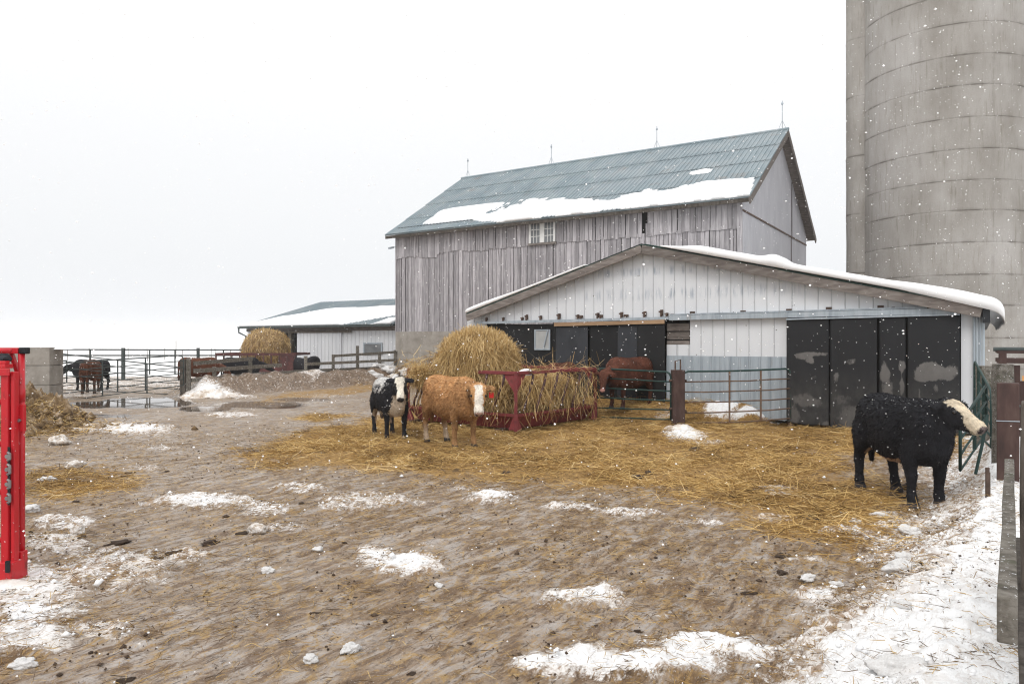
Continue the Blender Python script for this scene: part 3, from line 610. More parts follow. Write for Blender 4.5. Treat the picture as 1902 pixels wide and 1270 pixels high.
m = MB(); m.box(wa, wa + .08, -.06, -.02, wz0, wz1); m.box(wb - .08, wb, -.06, -.02, wz0, wz1); m.box(wa + .08, wb - .08, -.06, -.02, wz1 - .08, wz1); m.box(wa + .08, wb - .08, -.06, -.02, wz0, wz0 + .08)
m.build('window_frame', M['galv'], wn)

# ---- open fronted cattle shed with the white steel gable
SW, SD = 13.2, 10.35
shed = thing('cattle_shed', 'wide low cattle shed with white steel gable, black sheet doors and snow on its roof', 'shed', (SH_O[0], SH_O[1], 0), RZ)
ax, az = fac(1200, 455, SH_O); le, lez = fac(866, 582, SH_O, -.3); re, rez = fac(1836, 568, SH_O, -.3)
az += .0; rl = lambda s: lez + (az - lez) * (s - le) / (ax - le) if s < ax else az + (rez - az) * (s - ax) / (re - ax)
TZ = lambda s: fac(900, 600, SH_O)[1] + (fac(1780, 577, SH_O)[1] - fac(900, 600, SH_O)[1]) * s / SW       # track height
dl0, dl1 = fac(903, 600, SH_O)[0], fac(1238, 600, SH_O)[0]; dr0, dr1 = fac(1463, 600, SH_O)[0], fac(1783, 600, SH_O)[0]
zlow = fac(1350, 663, SH_O)[1]
mw, n, b = nodes('worn_white_steel'); v = mapping(n); nn1 = noise(n, 1.3, v, 6, .6).outputs[0]
sx = n.nodes.new('ShaderNodeSeparateXYZ'); n.links.new(v, sx.inputs[0])
col = mixc(n, nn1, (.60, .62, .655), (.74, .755, .77))
nz = noise(n, 1.8, mapping(n, (3.2, 1, .35)), 6, .7).outputs[0]
for zc, wd in ((3.25, .22), (3.85, .16)):                                  # rubbed rows where the zinc shows through
    band = rng_map(n, mth(n, 'ABSOLUTE', mth(n, 'SUBTRACT', sx.outputs['Z'], zc)), .03, wd, 1, 0)
    inn = rng_map(n, mth(n, 'ABSOLUTE', mth(n, 'SUBTRACT', sx.outputs['X'], 6.8)), 1.5, 4.0, 1, 0)
    col = mixc(n, mth(n, 'MULTIPLY', mth(n, 'MULTIPLY', band, inn), rng_map(n, nz, .46, .66, 0, .9)), col, (.29, .335, .40))
nd = noise(n, 2.2, mapping(n, (1.5, 1, .6)), 8, .7).outputs[0]
col = mixc(n, rng_map(n, nd, .6, .76, 0, .5), col, (.42, .38, .34))
col = mixc(n, rng_map(n, noise(n, 9, v, 2, .5).outputs[0], .735, .75), col, (.05, .035, .03))
a = attr(n, 'rnd'); col = mixc(n, 1., col, rng_map(n, a.outputs['Fac'], 0, .5, .68, 1., False), 'MULTIPLY')
n.links.new(col, b.inputs['Base Color']); b.inputs['Roughness'].default_value = .55; b.inputs['Specular IOR Level'].default_value = .3
m = MB(); fb = lambda s: TZ(s) + .02
ribsheet(m, 0, SW, fb, lambda s: rl(s) - .12, 0, .29, .014, .014); m.build('gable_cladding', mw, shed)
m = MB(); ribsheet(m, dl1 + .62, dr0 - .0, lambda s: zlow, lambda s: TZ(s) + .02, .015, .29, .014, .014); m.build('wall_cladding', mw, shed); m = MB(); ribsheet(m, dl1, dl1 + .62, lambda s: zlow, lambda s: fac(1250, 640, SH_O)[1], .015, .31)
m.build('wall_cladding', mw, shed); m = MB(); ribsheet(m, dr1 + .02, SW, lambda s: .1, lambda s: TZ(s) + .02, .01, .3); m.build('wall_cladding', mw, shed); m = MB(); ribsheet(m, 0, dl0 + .02, lambda s: .1, lambda s: TZ(s) + .02, .01, .3)
m.build('wall_cladding', mw, shed)
m = MB(); ribsheet(m, dl1, dr0 + .1, lambda s: .15, lambda s: zlow + .02, -.004, .23); m.build('kick_cladding', M['galv'], shed)
m = MB(); s, z = fac(1250, 600, SH_O)
for z_ in (z - .2, z - .42, z - .64): m.box(dl1 + .0, dl1 + .60, .03, .055, z_, z_ + .19)
m.build('vent_boards', M['fascia'], shed)
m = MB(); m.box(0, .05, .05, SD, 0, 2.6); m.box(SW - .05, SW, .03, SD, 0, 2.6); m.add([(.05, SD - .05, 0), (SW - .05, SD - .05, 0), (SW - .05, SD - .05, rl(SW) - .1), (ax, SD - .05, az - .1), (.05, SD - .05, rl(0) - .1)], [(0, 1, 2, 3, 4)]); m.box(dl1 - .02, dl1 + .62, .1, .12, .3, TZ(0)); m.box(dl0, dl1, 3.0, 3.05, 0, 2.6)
m.build('inner_wall', M['dark'], shed)  # inside walls coloured near black to paint the unlit interior
L_e = (le, lez); R_e = (re, rez)
def rslope(x_e, z_e, x_r, z_r, y0, y1, pitch):
    mb = MB(); nseg = int((y1 - y0) / pitch); d_ = Vector((x_r - x_e, 0, z_r - z_e)).normalized(); nn_ = Vector((-d_.z, 0, d_.x));
    if nn_.z < 0: nn_ = -nn_
    for i in range(nseg):
        for (ya, yb, ha, hb_) in ((0, .8, 0, 0), (.8, .86, 0, .025), (.86, .94, .025, .025), (.94, 1, .025, 0)):
            q0 = y0 + (i + ya) * (y1 - y0) / nseg; q1 = y0 + (i + yb) * (y1 - y0) / nseg
            e0 = Vector((x_e, q0, z_e)) + nn_ * ha; e1 = Vector((x_e, q1, z_e)) + nn_ * hb_; r0 = Vector((x_r, q0, z_r)) + nn_ * ha; r1 = Vector((x_r, q1, z_r)) + nn_ * hb_
            mb.add([e0, r0, r1, e1], [(0, 1, 2, 3)], .5)
    a_ = Vector((x_e, y0, z_e - .02)); b_ = Vector((x_r, y0, z_r - .02)); c_ = Vector((0, y1 - y0, 0)); k_ = Vector((0, 0, -.015))
    mb.add([a_, b_, b_ + c_, a_ + c_, a_ + k_, b_ + k_, b_ + c_ + k_, a_ + c_ + k_], [(0, 1, 2, 3), (7, 6, 5, 4), (0, 4, 5, 1), (1, 5, 6, 2), (2, 6, 7, 3), (3, 7, 4, 0)], .2)
    return mb
mroof = mk('dark_green_roof_sheet', [(.03, .07, .06), (.05, .10, .085)], 2, rough=.5)
m = rslope(*L_e, ax, az, -.32, SD, .3); m2 = rslope(*R_e, ax, az, -.32, SD, .3); m.add(m2.v, m2.f, .5); m.build('roof', mroof, shed)
m = MB(); m.bar((le + .02, -.30, lez - .135), (ax, -.30, az - .135), .045, .20, seg=4)
m.bar((ax, -.30, az - .145), (ax + (re - ax) * .45, -.30, az + (rez - az) * .45 - .145), .045, .22, seg=3)
m.bar((ax + (re - ax) * .45, -.295, az + (rez - az) * .45 - .15), (re - .12, -.295, rez - .13), .05, .21, seg=4, wob=.012); m.build('fascia_board', M['fascia'], shed)
m = MB(); m.box(re - .10, re + .03, -.31, SD, rez - .34, rez - .04); m.build('gutter_end', M['black'], shed)
def ssnow(side):
    x_e, z_e = (L_e if side < 0 else R_e); nu, nv = 70, 120
    over = .02 if side < 0 else .42
    yv = np.linspace(-.34 if side < 0 else -.38, SD - .1, nu); tv = np.linspace(-over / abs(ax - x_e), .985 if side < 0 else .98, nv); YY, TT = np.meshgrid(yv, tv, indexing='ij')
    edge = sstep(-.4, -.1, YY) ** .5
    if side < 0: H = (.05 + .10 * (1 - sstep(.0, .55, TT))) * (1 - sstep(.60, .80, TT)) + .03 * (fbm(YY, TT * 7, 1, 3, 4) - .5)
    else: H = .17 * (1 - sstep(.78, .97, TT)) * (1 + .35 * (fbm(YY * .6, TT * 7, .9, 3, 14) - .5) * 2) + .12 * np.exp(-((TT - .56) / .03) ** 2) * (YY < .6)
    H = H * ((.35 + .65 * edge) if side < 0 else (.75 + .25 * edge)); H = np.where(TT < 0, H * np.sqrt(np.clip(1 - (TT / TT.min()) ** 2 * .75, .05, 1)), H)
    XX = x_e + (ax - x_e) * TT; ZZ = z_e + (az - z_e) * TT; 
    if side > 0:
        o_ = np.clip(-TT / np.abs(TT.min()), 0, 1); ZZ = ZZ - .17 * o_ ** 2.2 * (1 + .6 * (fbm(YY, YY * 0, 2, 3, 8) - .5)); XX = np.where(TT < 0, x_e + (XX - x_e) * (1 - .35 * o_ ** 2), XX)
    Tp = np.stack([XX, YY, ZZ + .03 + H], -1).reshape(-1, 3); Bt = np.stack([XX, YY, ZZ + .012 - (.0 if side < 0 else .24 * np.clip(-TT * 1.6 + .02 / np.abs(TT.min()), 0, 1))], -1).reshape(-1, 3)
    q = grid_faces(nu, nv); ok = (H.ravel()[q] > .02).any(1); q = q[ok]; N_ = len(Tp)
    ed = np.concatenate([q[:, [0, 1]], q[:, [1, 2]], q[:, [2, 3]], q[:, [3, 0]]]); key = np.sort(ed, 1); _, inv, cnt = np.unique(key, axis=0, return_inverse=True, return_counts=True); be = ed[cnt[inv.ravel()] == 1]
    A_ = np.concatenate([q, q[:, ::-1] + N_, np.c_[be[:, 0], be[:, 0] + N_, be[:, 1] + N_, be[:, 1]]]); V2, idx = np.unique(A_.ravel(), return_inverse=True)
    npmesh('roof_snow', np.concatenate([Tp, Bt])[V2], idx.reshape(-1, 4), M['snow'], shed, smooth=True)
ssnow(-1); ssnow(1)
# door track, brackets
m = MB(); m.bar((dl0 - .3, -.1, TZ(dl0)), (dl1 + .1, -.1, TZ(dl1)), .05, .07); m.build('door_track', M['galv'], shed)
m = MB(); m.bar((dl1 + .12, -.12, TZ(dl1)), (dr1 + .2, -.12, TZ(dr1)), .08, .12)
m.bar((dl1 + .14, -.07, TZ(dl1) + .085), (dr1 - .6, -.07, TZ(dr1 - .6) + .085), .14, .035, r=.0); tr = m.build('door_track', M['galv'], shed)
for px, w_, h_ in ((906, .05, .14), (937, .06, .12), (972, .08, .1), (980, .09, .2), (1006, .1, .14), (1040, .12, .2), (1075, .1, .14), (1080, .2, .1), (1112, .12, .18), (1117, .2, .1), (1156, .12, .18), (1164, .2, .08), (1199, .12, .18), (1230, .12, .22), (1240, .1, .1),
                   (1250, .12, .06), (1287, .2, .12), (1330, .4, .05), (1381, .2, .1), (1466, .2, .11), (1540, .2, .13), (1636, .2, .13), (1660, .1, .07), (1724, .22, .13)):
    s = fac(px, 590, SH_O)[0]; z = TZ(s) + .07; m = MB()
    w_ *= .62; h_ *= .7; m.box(s - w_ / 2, s + w_ / 2, -.055, -.02, z, z + h_); m.box(s - .02, s + .02, -.10, -.055, z - .05, z + h_ * .7)
    if w_ < .11: m.box(s - w_ * .8, s + w_ * .2, -.10, -.056, z + h_ * .5, z + h_ * .8)
    m.build('track_bracket', M['rust'], shed)
# sliding doors of black sheet: fine grid each, worn patches and warped lower edges
mdoor, n, b = nodes('worn_black_sheet'); w_ = attr(n, 'wear').outputs['Fac']; v = mapping(n, (1, 1, .6)); q1 = noise(n, 5, v, 8, .7).outputs[0]; q2 = noise(n, 1.2, v, 5, .6).outputs[0]
col = mixc(n, q2, (.008, .0085, .010), (.017, .018, .021)); col = mixc(n, rng_map(n, mth(n, 'ADD', w_, mth(n, 'ADD', mth(n, 'MULTIPLY', mth(n, 'SUBTRACT', q1, .5), 1.3), mth(n, 'MULTIPLY', mth(n, 'SUBTRACT', noise(n, 18, v, 6, .75).outputs[0], .5), .9))), .36, .72), col, mixc(n, q1, (.075, .072, .07), (.19, .18, .172)))
sxz = n.nodes.new('ShaderNodeSeparateXYZ'); n.links.new(mapping(n), sxz.inputs[0])
col = mixc(n, mth(n, 'MULTIPLY', rng_map(n, sxz.outputs['Z'], 1.55, .6), rng_map(n, q1, .3, .7, .2, .8)), col, (.05, .048, .046))
n.links.new(col, b.inputs['Base Color']); b.inputs['Roughness'].default_value = .6; b.inputs['Specular IOR Level'].default_value = .3
def sheet(name, s0, s1, z0, z1, y, wear=None, warp=.02, seed=0, mat=None, bot=None, lean=0., parent=shed):
    nu, nv = max(6, int((s1 - s0) / .035)), max(6, int((z1 - z0) / .035)); U, Vv = np.meshgrid(np.linspace(0, 1, nu), np.linspace(0, 1, nv), indexing='ij')
    S = s0 + (s1 - s0) * U; Zz = z0 + (z1 - z0) * Vv
    if bot is not None: Zz = Zz + bot(U) * (1 - Vv)
    Yy = y + warp * (1 - Vv) * (fbm(U * 3 + seed, Vv * .7, 1, 2, seed) - .5) * 2 + lean * (1 - Vv) ** 1.5
    wr = np.zeros(U.shape) if wear is None else wear(S, Zz)
    V = np.stack([S, Yy, Zz], -1).reshape(-1, 3); V2 = V + np.array([0, .02, 0]); q = grid_faces(nu, nv); N_ = nu * nv
    ed = np.concatenate([q[:, [0, 1]], q[:, [1, 2]], q[:, [2, 3]], q[:, [3, 0]]]); key = np.sort(ed, 1); _, inv, cnt = np.unique(key, axis=0, return_inverse=True, return_counts=True); be = ed[cnt[inv.ravel()] == 1]
    return npmesh(name, np.concatenate([V, V2]), np.concatenate([q, q[:, ::-1] + N_, np.c_[be[:, 0], be[:, 0] + N_, be[:, 1] + N_, be[:, 1]]]), mat or mdoor, parent, vattr={'wear': np.concatenate([wr.ravel()] * 2)})
def wearspots(L):
    LL = [(*fac(px, py, SH_O), hw * .0108, hh * .0108, k) for px, py, hw, hh, k in L]
    def f(S, Z):
        r = np.zeros(S.shape)
        wv = (fbm(S, Z, 4, 4, 3) - .5) * .9
        for s, z, a_, b_, k in LL: r = np.maximum(r, k * (1 - sstep(.4, 1.35, np.sqrt(((S - s) / a_) ** 2 + ((Z - z) / b_) ** 2) + wv)))
        return r
    return f
DP = [fac(p, 600, SH_O)[0] for p in (1463, 1541, 1544, 1630, 1634, 1683, 1687, 1783)]
ztop = lambda s: TZ(s) - .10
sheet('door_sheet', DP[0], DP[1], .06, ztop(DP[0]), -.12, wearspots([(1490, 661, 22, 9, .9), (1512, 657, 28, 6, .9), (1505, 668, 10, 9, .8), (1500, 745, 40, 18, .8), (1478, 770, 14, 40, .7), (1540, 790, 14, 12, .9), (1515, 700, 12, 6, .5)]), .05, 1, bot=lambda u: .03 + .1 * np.maximum(0, .35 - u))
sheet('door_sheet', DP[2], DP[3], .04, ztop(DP[2]), -.13, wearspots([(1555, 700, 6, 14, .7), (1580, 670, 14, 8, .5), (1570, 740, 30, 10, .5), (1590, 775, 50, 36, .75), (1615, 690, 14, 8, .4)]), .03, 2)
sheet('door_sheet', DP[4], DP[5], .15, ztop(DP[4]), -.11, wearspots([(1645, 690, 10, 26, .95), (1676, 680, 8, 14, .8), (1650, 725, 12, 30, .9), (1676, 710, 4, 30, .8)]), .06, 3, bot=lambda u: .1 * u)
sheet('door_sheet', DP[6], DP[7], .05, ztop(DP[6]), -.13, wearspots([(1735, 690, 38, 19, 1.2), (1712, 702, 16, 8, 1.), (1762, 700, 12, 8, 1.), (1738, 722, 6, 16, .7), (1708, 735, 3, 22, .7), (1725, 760, 40, 24, .5)]), .03, 4)
m = MB(); m.bar((DP[0], -.14, ztop(DP[0]) - .0), (DP[7], -.14, ztop(DP[7]) + .02), .07, .035); m.build('door_head', M['galv'], shed)
m = MB(); m.box(dr0 - .02, dr1 + .02, .05, .08, 0, TZ(dr0)); m.build('dark_door_backing', M['dark'], shed)  # near-black sheet standing in for shade between the door sheets
LP = [fac(p, 600, SH_O)[0] for p in (905, 1036, 1068, 1096, 1150, 1190, 1238)]
dk = sheet('door_sheet', LP[0], LP[1] + .1, .25, TZ(LP[0]) - .06, .04, None, .02, 5, mat=M['rubber'])
m = MB(); (a0, z1_), (a1, z0_) = fac(993, 612, SH_O), fac(1022, 650, SH_O)
m.box(a0 + .04, a1 - .04, -.005, .015, z0_ + .04, z1_ - .04); wn = m.build('window', mk('milky_pane', [(.33, .335, .33), (.44, .445, .44)], 3, rough=.35), shed)
m = MB(); m.box(a0, a0 + .04, -.02, .03, z0_, z1_); m.box(a1 - .04, a1, -.02, .03, z0_, z1_); m.box(a0 + .04, a1 - .04, -.02, .03, z1_ - .03, z1_); m.box(a0 + .04, a1 - .04, -.02, .03, z0_, z0_ + .04); m.bar((a1 - .2, -.035, z0_ + .05), (a1 - .06, -.035, z1_), .03, .02, (0, 1, 0)); m.build('window_frame', M['galv'], wn)
sheet('door_sheet', LP[1], LP[3] - .02, .25, TZ(LP[1]) - .17, -.1, None, .09, 6, mat=M['rubbergrey'])
sheet('door_sheet', LP[3], LP[4] + .02, .25, TZ(LP[3]) - .16, -.05, None, .03, 7, mat=M['rubber'])
sheet('door_sheet', LP[4], LP[5], .25, TZ(LP[4]) - .16, -.08, None, .08, 8, mat=M['rubbergrey'])
sheet('door_sheet', LP[5] - .05, LP[6], .2, TZ(LP[5]) - .16, -.12, None, .03, 9, mat=M['rubber'])
m = MB(); m.bar((LP[1] - .03, -.14, TZ(LP[1]) - .1), (LP[6], -.14, TZ(LP[6]) - .09), .05, .10, seg=3, wob=.008); m.build('door_head', M['rawwood'], shed)
s0_, z0_ = fac(1806, 590, SH_O); s1_, z1_ = fac(1824, 590, SH_O)
m = MB()
for k in range(4): m.tube([(s0_ + .03 + k * .055, -.05, .3), (s0_ + .03 + k * .055, -.05, rl(SW) - .25)], .028, 6)
m.build('corner_channel', M['galv'], shed)

# ---- concrete silo
SIX, SIY, SR, SHT = 19.0, 32.0, 3.3, 24.0
silo = thing('silo', 'huge round concrete silo with ringed casting seams behind the cattle shed', 'silo', (SIX, SIY, 0))
ms, n, b = nodes('silo_concrete'); v = mapping(n); k1 = noise(n, .55, mapping(n, (1, 1, .5)), 6, .6).outputs[0]; k2 = noise(n, 3.2, mapping(n, (3, 3, .25)), 8, .7).outputs[0]; k3 = noise(n, 22, v, 6, .7).outputs[0]
r_ = ramp(n, [(.265, .245, .22), (.335, .315, .29), (.40, .38, .36)], [.34, .5, .66]); n.links.new(k1, r_.inputs[0]); col = r_.outputs[0]
col = mixc(n, rng_map(n, k2, .52, .72, 0, .55), col, (.17, .15, .115)); col = mixc(n, rng_map(n, k2, .28, .42, .45, 0), col, (.40, .38, .36))
col = mixc(n, rng_map(n, k3, .56, .7, 0, .35), col, (.15, .135, .12))
a = attr(n, 'seam').outputs['Fac']; col = mixc(n, mth(n, 'MULTIPLY', a, rng_map(n, noise(n, .9, v, 5, .6).outputs[0], .40, .62, .08, .95)), col, (.13, .115, .10))
ar = attr(n, 'tone').outputs['Fac']; col = mixc(n, 1., col, ar, 'MULTIPLY')
n.links.new(col, b.inputs['Base Color']); b.inputs['Roughness'].default_value = .92; b.inputs['Specular IOR Level'].default_value = .2; bump(n, b, mth(n, 'ADD', k3, k2), .5, .03)
def rings(name, R, H, n_ang, step, z0=0.0, seams=True, cx=0, cy=0):
    prof = []; z = -.3; k = 0; tone = 1
    while z < H:
        h = step * (1 + rng.uniform(-.04, .04)); tone = rng.uniform(.95, 1.05); sm_ = rng.uniform(.08, .65); o_ = rng.uniform(-.012, .012)
        prof += [(z, R + o_ - .012, 1., tone), (z + .02, R + o_ + .004, .8, tone), (z + .05, R + o_ + .002, .35, tone), (z + .13, R + o_, .05, tone), (z + h * .5, R + o_, 0., tone), (z + h - .10, R + o_ + .008, 0., tone), (z + h - .03, R + o_ + .016, .25, tone), (z + h - .012, R + o_ + .01, .9, tone)]
        z += h
    A = np.linspace(0, 2 * np.pi, n_ang, endpoint=False); Zp, Rp, Sp, Tp = (np.array(c) for c in zip(*prof))
    wob = .02 * (vnoise(np.repeat(A[:, None], len(Zp), 1) * 3, np.repeat(Zp[None], n_ang, 0) * .8, 5) - .5)
    V = np.stack([cx + np.cos(A)[:, None] * (Rp + wob), cy + np.sin(A)[:, None] * (Rp + wob), np.repeat(Zp[None], n_ang, 0)], -1)
    S = np.repeat(Sp[None], n_ang, 0).copy(); T = np.repeat(Tp[None], n_ang, 0).copy()
    if seams: S[::n_ang // 8] = np.maximum(S[::n_ang // 8], .28)
    V = np.concatenate([V, V[:1]]).reshape(-1, 3); S = np.concatenate([S, S[:1]]).ravel(); T = np.concatenate([T, T[:1]]).ravel()
    return npmesh(name, V, grid_faces(n_ang + 1, len(Zp)), ms, silo, smooth=True, vattr={'seam': S, 'tone': T})
w_ = rings('body', SR, SHT, 192, 1.24)
rings('chute', .62, SHT - .5, 64, 2.6, seams=False, cx=15.85 - SIX, cy=33.0 - SIY)
m = MB(); m.tube([(0, 0, SHT - .3), (0, 0, SHT + .4), (0, 0, SHT + 1.2), (0, 0, SHT + 1.6)], [SR + .1, SR * .85, SR * .45, .05], 48); m.build('roof_dome', M['galv'], silo, smooth=True)
m = MB(); cx_, cy_ = 16.36 - SIX, 32.45 - SIY; m.bar((cx_, cy_, 0), (cx_, cy_, SHT - 1), .09, .03, (XD[0], XD[1], 0))
for k in range(90): m.tube([(cx_ - .05, cy_ - .03, .3 + k * .26), (cx_ - .05, cy_ - .10, .3 + k * .26)], .02, 5)
m.build('bolted_strap', M['concrete'], silo)
# ------------------------------------------------------------------ lumps and heaps
def heap(name, c, rx, ry, h, mat, rz=0, seed=0, rough=.35, fine=.12, parent=None, n=70, freq=1.6):
    """a mound: polar dome whose skirt runs into the ground"""
    A = np.linspace(0, 2 * np.pi, n * 2, endpoint=False); Rr = np.linspace(0, 1, n); AA, RR = np.meshgrid(A, Rr, indexing='ij')
    x0 = np.cos(AA) * RR * rx; y0 = np.sin(AA) * RR * ry
    wx = x0 * math.cos(rz) - y0 * math.sin(rz); wy = x0 * math.sin(rz) + y0 * math.cos(rz)
    edge = 1 + .35 * (fbm(np.cos(AA) + 5, np.sin(AA) + 5, 1.6, 3, seed) - .5)
    x, y = c[0] + wx * edge, c[1] + wy * edge
    b_ = (1 - RR ** 2) ** 1.25
    z = h * b_ * (1 + rough * 2 * (fbm(x, y, freq, 4, seed + 3) - .5)) + fine * (fbm(x, y, freq * 3.4, 4, seed + 9) - .42) * np.minimum(1, b_ * 4 + .15) * min(1, h * 3)
    g_ = gz_smooth(x, y)
    V = np.stack([x, y, g_ + z - .10 * RR ** 4 - .01], -1); V = np.concatenate([V, V[:1]]).reshape(-1, 3); V = V - np.array([c[0], c[1], 0])
    o = npmesh(name, V, grid_faces(n * 2 + 1, n), mat, parent, smooth=True)
    if o.data.polygons[n * 3].normal.z < 0: o.data.flip_normals()
    o.location = (c[0], c[1], 0); return o
def lump_mesh(name, mat, seed, sub=3, flat=.7, amp=.45):
    bm = bmesh.new(); bmesh.ops.create_icosphere(bm, subdivisions=sub, radius=1)
    for v in bm.verts:
        d = v.co.normalized(); k = 1 + amp * mnoise.fractal(d * 1.3 + Vector((seed * 7.1, 0, 0)), 1, 2, 4) + .12 * mnoise.noise(d * 5 + Vector((seed, 3, 0)))
        v.co = d * k; v.co.z *= flat
    me = bpy.data.meshes.new(name); bm.to_mesh(me); bm.free(); me.materials.append(mat); me.polygons.foreach_set('use_smooth', [True] * len(me.polygons)); return me
def lump(name, me, px, py, r, sx=1., rz=None, dip=.25):
    g = Gz(px, py); o = bpy.data.objects.new(name, me); COL.objects.link(o)
    o.location = (g.x, g.y, g.z + r * (.7 - dip)); o.scale = (r * sx, r, r); o.rotation_euler = (0, 0, random.uniform(0, 6.28) if rz is None else rz); return o

tag(heap('snow_heap', Gz(388, 738).xy, 1.1, .5, .27, M['dirtysnow'], seed=4, rough=.8, fine=.36, rz=.2), 'shovelled heap of dirty snow at the foot of the plank fence by the gate', 'snow heap')
g = G(58, 800); tag(heap('muck_heap', (g.x - 1.1, g.y + .9), 1.9, 1.7, .8, M['muck'], seed=8, rough=.6, fine=.55, n=110, freq=2.4), 'brown heap of muck, old straw and snow lumps below the concrete block wall', 'muck heap')
tag(heap('snow_heap', Gz(1262, 800).xy, .55, .35, .12, M['dirtysnow'], seed=24, rough=.7, fine=.3), 'small trampled snow pile around the foot of the brown gate post', 'snow heap')
x = rng.normal(g.x - .4, 1.0, 3200); y = rng.normal(g.y + .2, .8, 3200); hz = gz_smooth(x, y) + .78 * np.clip(1 - ((x - g.x + 1.1) / 1.95) ** 2 - ((y - g.y - .9) / 1.75) ** 2, 0, 1) ** 1.25 + .03
tag(blades('heap_straw', np.c_[x, y, hz], lying(len(x), .3), rng.uniform(.08, .3, len(x)), rng.uniform(.005, .01, len(x)), M['straw'], bend=.4), 'old straw hanging on the muck heap', 'straw', kind='stuff')
x = rng.normal(g.x - .1, 1.0, 420); y = rng.normal(g.y + .15, .7, 420); hz = gz_smooth(x, y) + .72 * np.clip(1 - ((x - g.x + 1.1) / 1.95) ** 2 - ((y - g.y - .9) / 1.75) ** 2, 0, 1) ** 1.25
tag(crumbs('heap_lumps', x, y, hz + .02, rng.gamma(1.3, .030, len(x)) + .015, M['muck']), 'broken clods of muck and dirty snow over the muck heap', 'clods', kind='stuff')
LM_s = [lump_mesh('snow_lump', M['snowlump'], k, 4, .7, .45) for k in (1, 2, 3)]; LM_d = [lump_mesh('dung_lump', M['dung'], k, 3, .45, .6) for k in (4, 5, 6)]; LM_m = [lump_mesh('dirty_lump', M['dirtysnow'], k, 3, .7, .5) for k in (7, 8)]
GS = 'snow chunks on the yard'
for k, (px, py, r, sx, lab) in enumerate((
    (577, 1229, .042, 1.1, 'rounded white snow chunk on the mud, largest one before the yard centre'), (497, 1063, .045, 1.3, 'white snow chunk on grey mud, left one of a close pair'), (590, 1024, .042, 1.2, 'white snow chunk on grey mud, right and farther one of a close pair'),
    (650, 1211, .05, 1.2, 'greyish snow chunk lying beside the rounded white one'), (1660, 1252, .085, 1.4, 'big flat white snow chunk beside a dark stone near the snow bank'), (1697, 1245, .06, 1.3, 'smaller snow chunk touching the big flat one'),
    (42, 1240, .05, 1.5, 'snow chunk at the lower left corner of the yard'), (60, 950, .08, 1.2, 'snow chunk on mud right beside the red steel post'), (88, 895, .07, 1.5, 'snow chunk on yellow straw near the red steel post'),
    (1588, 975, .06, 1.2, 'snow chunk near the hooves of the black cow, left'), (1632, 963, .07, 1.2, 'snow chunk in front of the black cow, middle'), (1690, 995, .09, 1.3, 'snow chunk on straw where the snow bank begins'), (1672, 1062, .08, 1.6, 'snow chunk at the edge of the straw patch'),
    (1500, 1078, .05, 1.5, 'thin snow chunk on bare mud beside the dung'), (815, 1090, .03, 1.2, 'tiny snow chunk below the triangular snow patch'), (1680, 1045, .07, 1.2, 'snow chunk half in the snow bank'), (1675, 1132, .06, 1.2, 'snow chunk on the foot of the snow bank'), (1555, 1090, .04, 1.3, 'small snow chunk between straw and snow strip'))):
    o = lump('snow_chunk', LM_s[k % 3], px, py, r, sx); tag(o, lab, 'snow chunk', GS)
for k, (px, py, r, sx, lab) in enumerate(((478, 988, .085, 1.5, 'dirty straw streaked snow lump alone on the mud'), (110, 825, .16, 1.4, 'dark speckled frozen lump on the snow before the muck heap'), (140, 868, .1, 1.4, 'tan frozen lump on the mud beside the yellow straw'), (145, 990, .07, 1.3, 'small tan frozen lump beside the snow near the red post'),
    (100, 780, .25, 1.3, 'brown frozen lump rolled off the muck heap'), (128, 790, .2, 1.2, 'pale frozen lump at the right foot of the muck heap'))):
    o = lump('frozen_lump', LM_m[k % 2], px, py, r, sx); tag(o, lab, 'frozen lump', 'frozen lumps of muck and snow')
GD = 'dung pats and clods on the yard'
for k, (px, py, r, sx) in enumerate(((1449, 1034, .1, 1.4), (1452, 1064, .09, 1.5), (390, 1010, .13, 1.5), (330, 1030, .14, 1.5), (290, 1040, .12, 1.7), (140, 933, .09, 1.4), (450, 992, .1, 1.4), (765, 1252, .05, 1.4), (1185, 1173, .05, 1.3), (1510, 965, .14, 1.6), (1495, 960, .1, 1.3), (1645, 1233, .05, 1.6), (1390, 1103, .08, 1.8),
    (100, 820, .2, 1.5), (420, 960, .08, 1.4), (240, 880, .1, 1.2), (310, 876, .08, 1.3), (560, 935, .07, 1.4), (590, 1140, .05, 1.8), (660, 1110, .04, 1.6), (1665, 925, .2, 1.4), (1690, 905, .22, 1.4), (1180, 888, .2, 1.4), (940, 880, .15, 1.3), (235, 1265, .07, 1.5), (640, 1008, .05, 1.4), (1205, 880, .16, 1.3), (1290, 835, .2, 1.6), (150, 1000, .1, 1.9), (220, 1010, .12, 2.2))):
    o = lump('dung_pat', LM_d[k % 3], px, py, r * .42, sx, dip=.5); tag(o, 'dark brown dung pat or clod lying on the yard', 'dung', GD)

for k, (px, py, r, sx) in enumerate(((708, 684, .27, 1.5), (722, 690, .32, 1.3), (740, 682, .22, 1.4), (752, 697, .34, 1.4), (700, 700, .2, 1.5), (733, 704, .26, 1.5), (690, 694, .16, 1.5), (764, 690, .25, 1.3))):
    tag(lump('snow_clump', LM_s[k % 3], px, py, r, sx, dip=.4), 'clump of shovelled snow on the bank below the barn foundation', 'snow clump', 'snow clumps below the barn foundation')
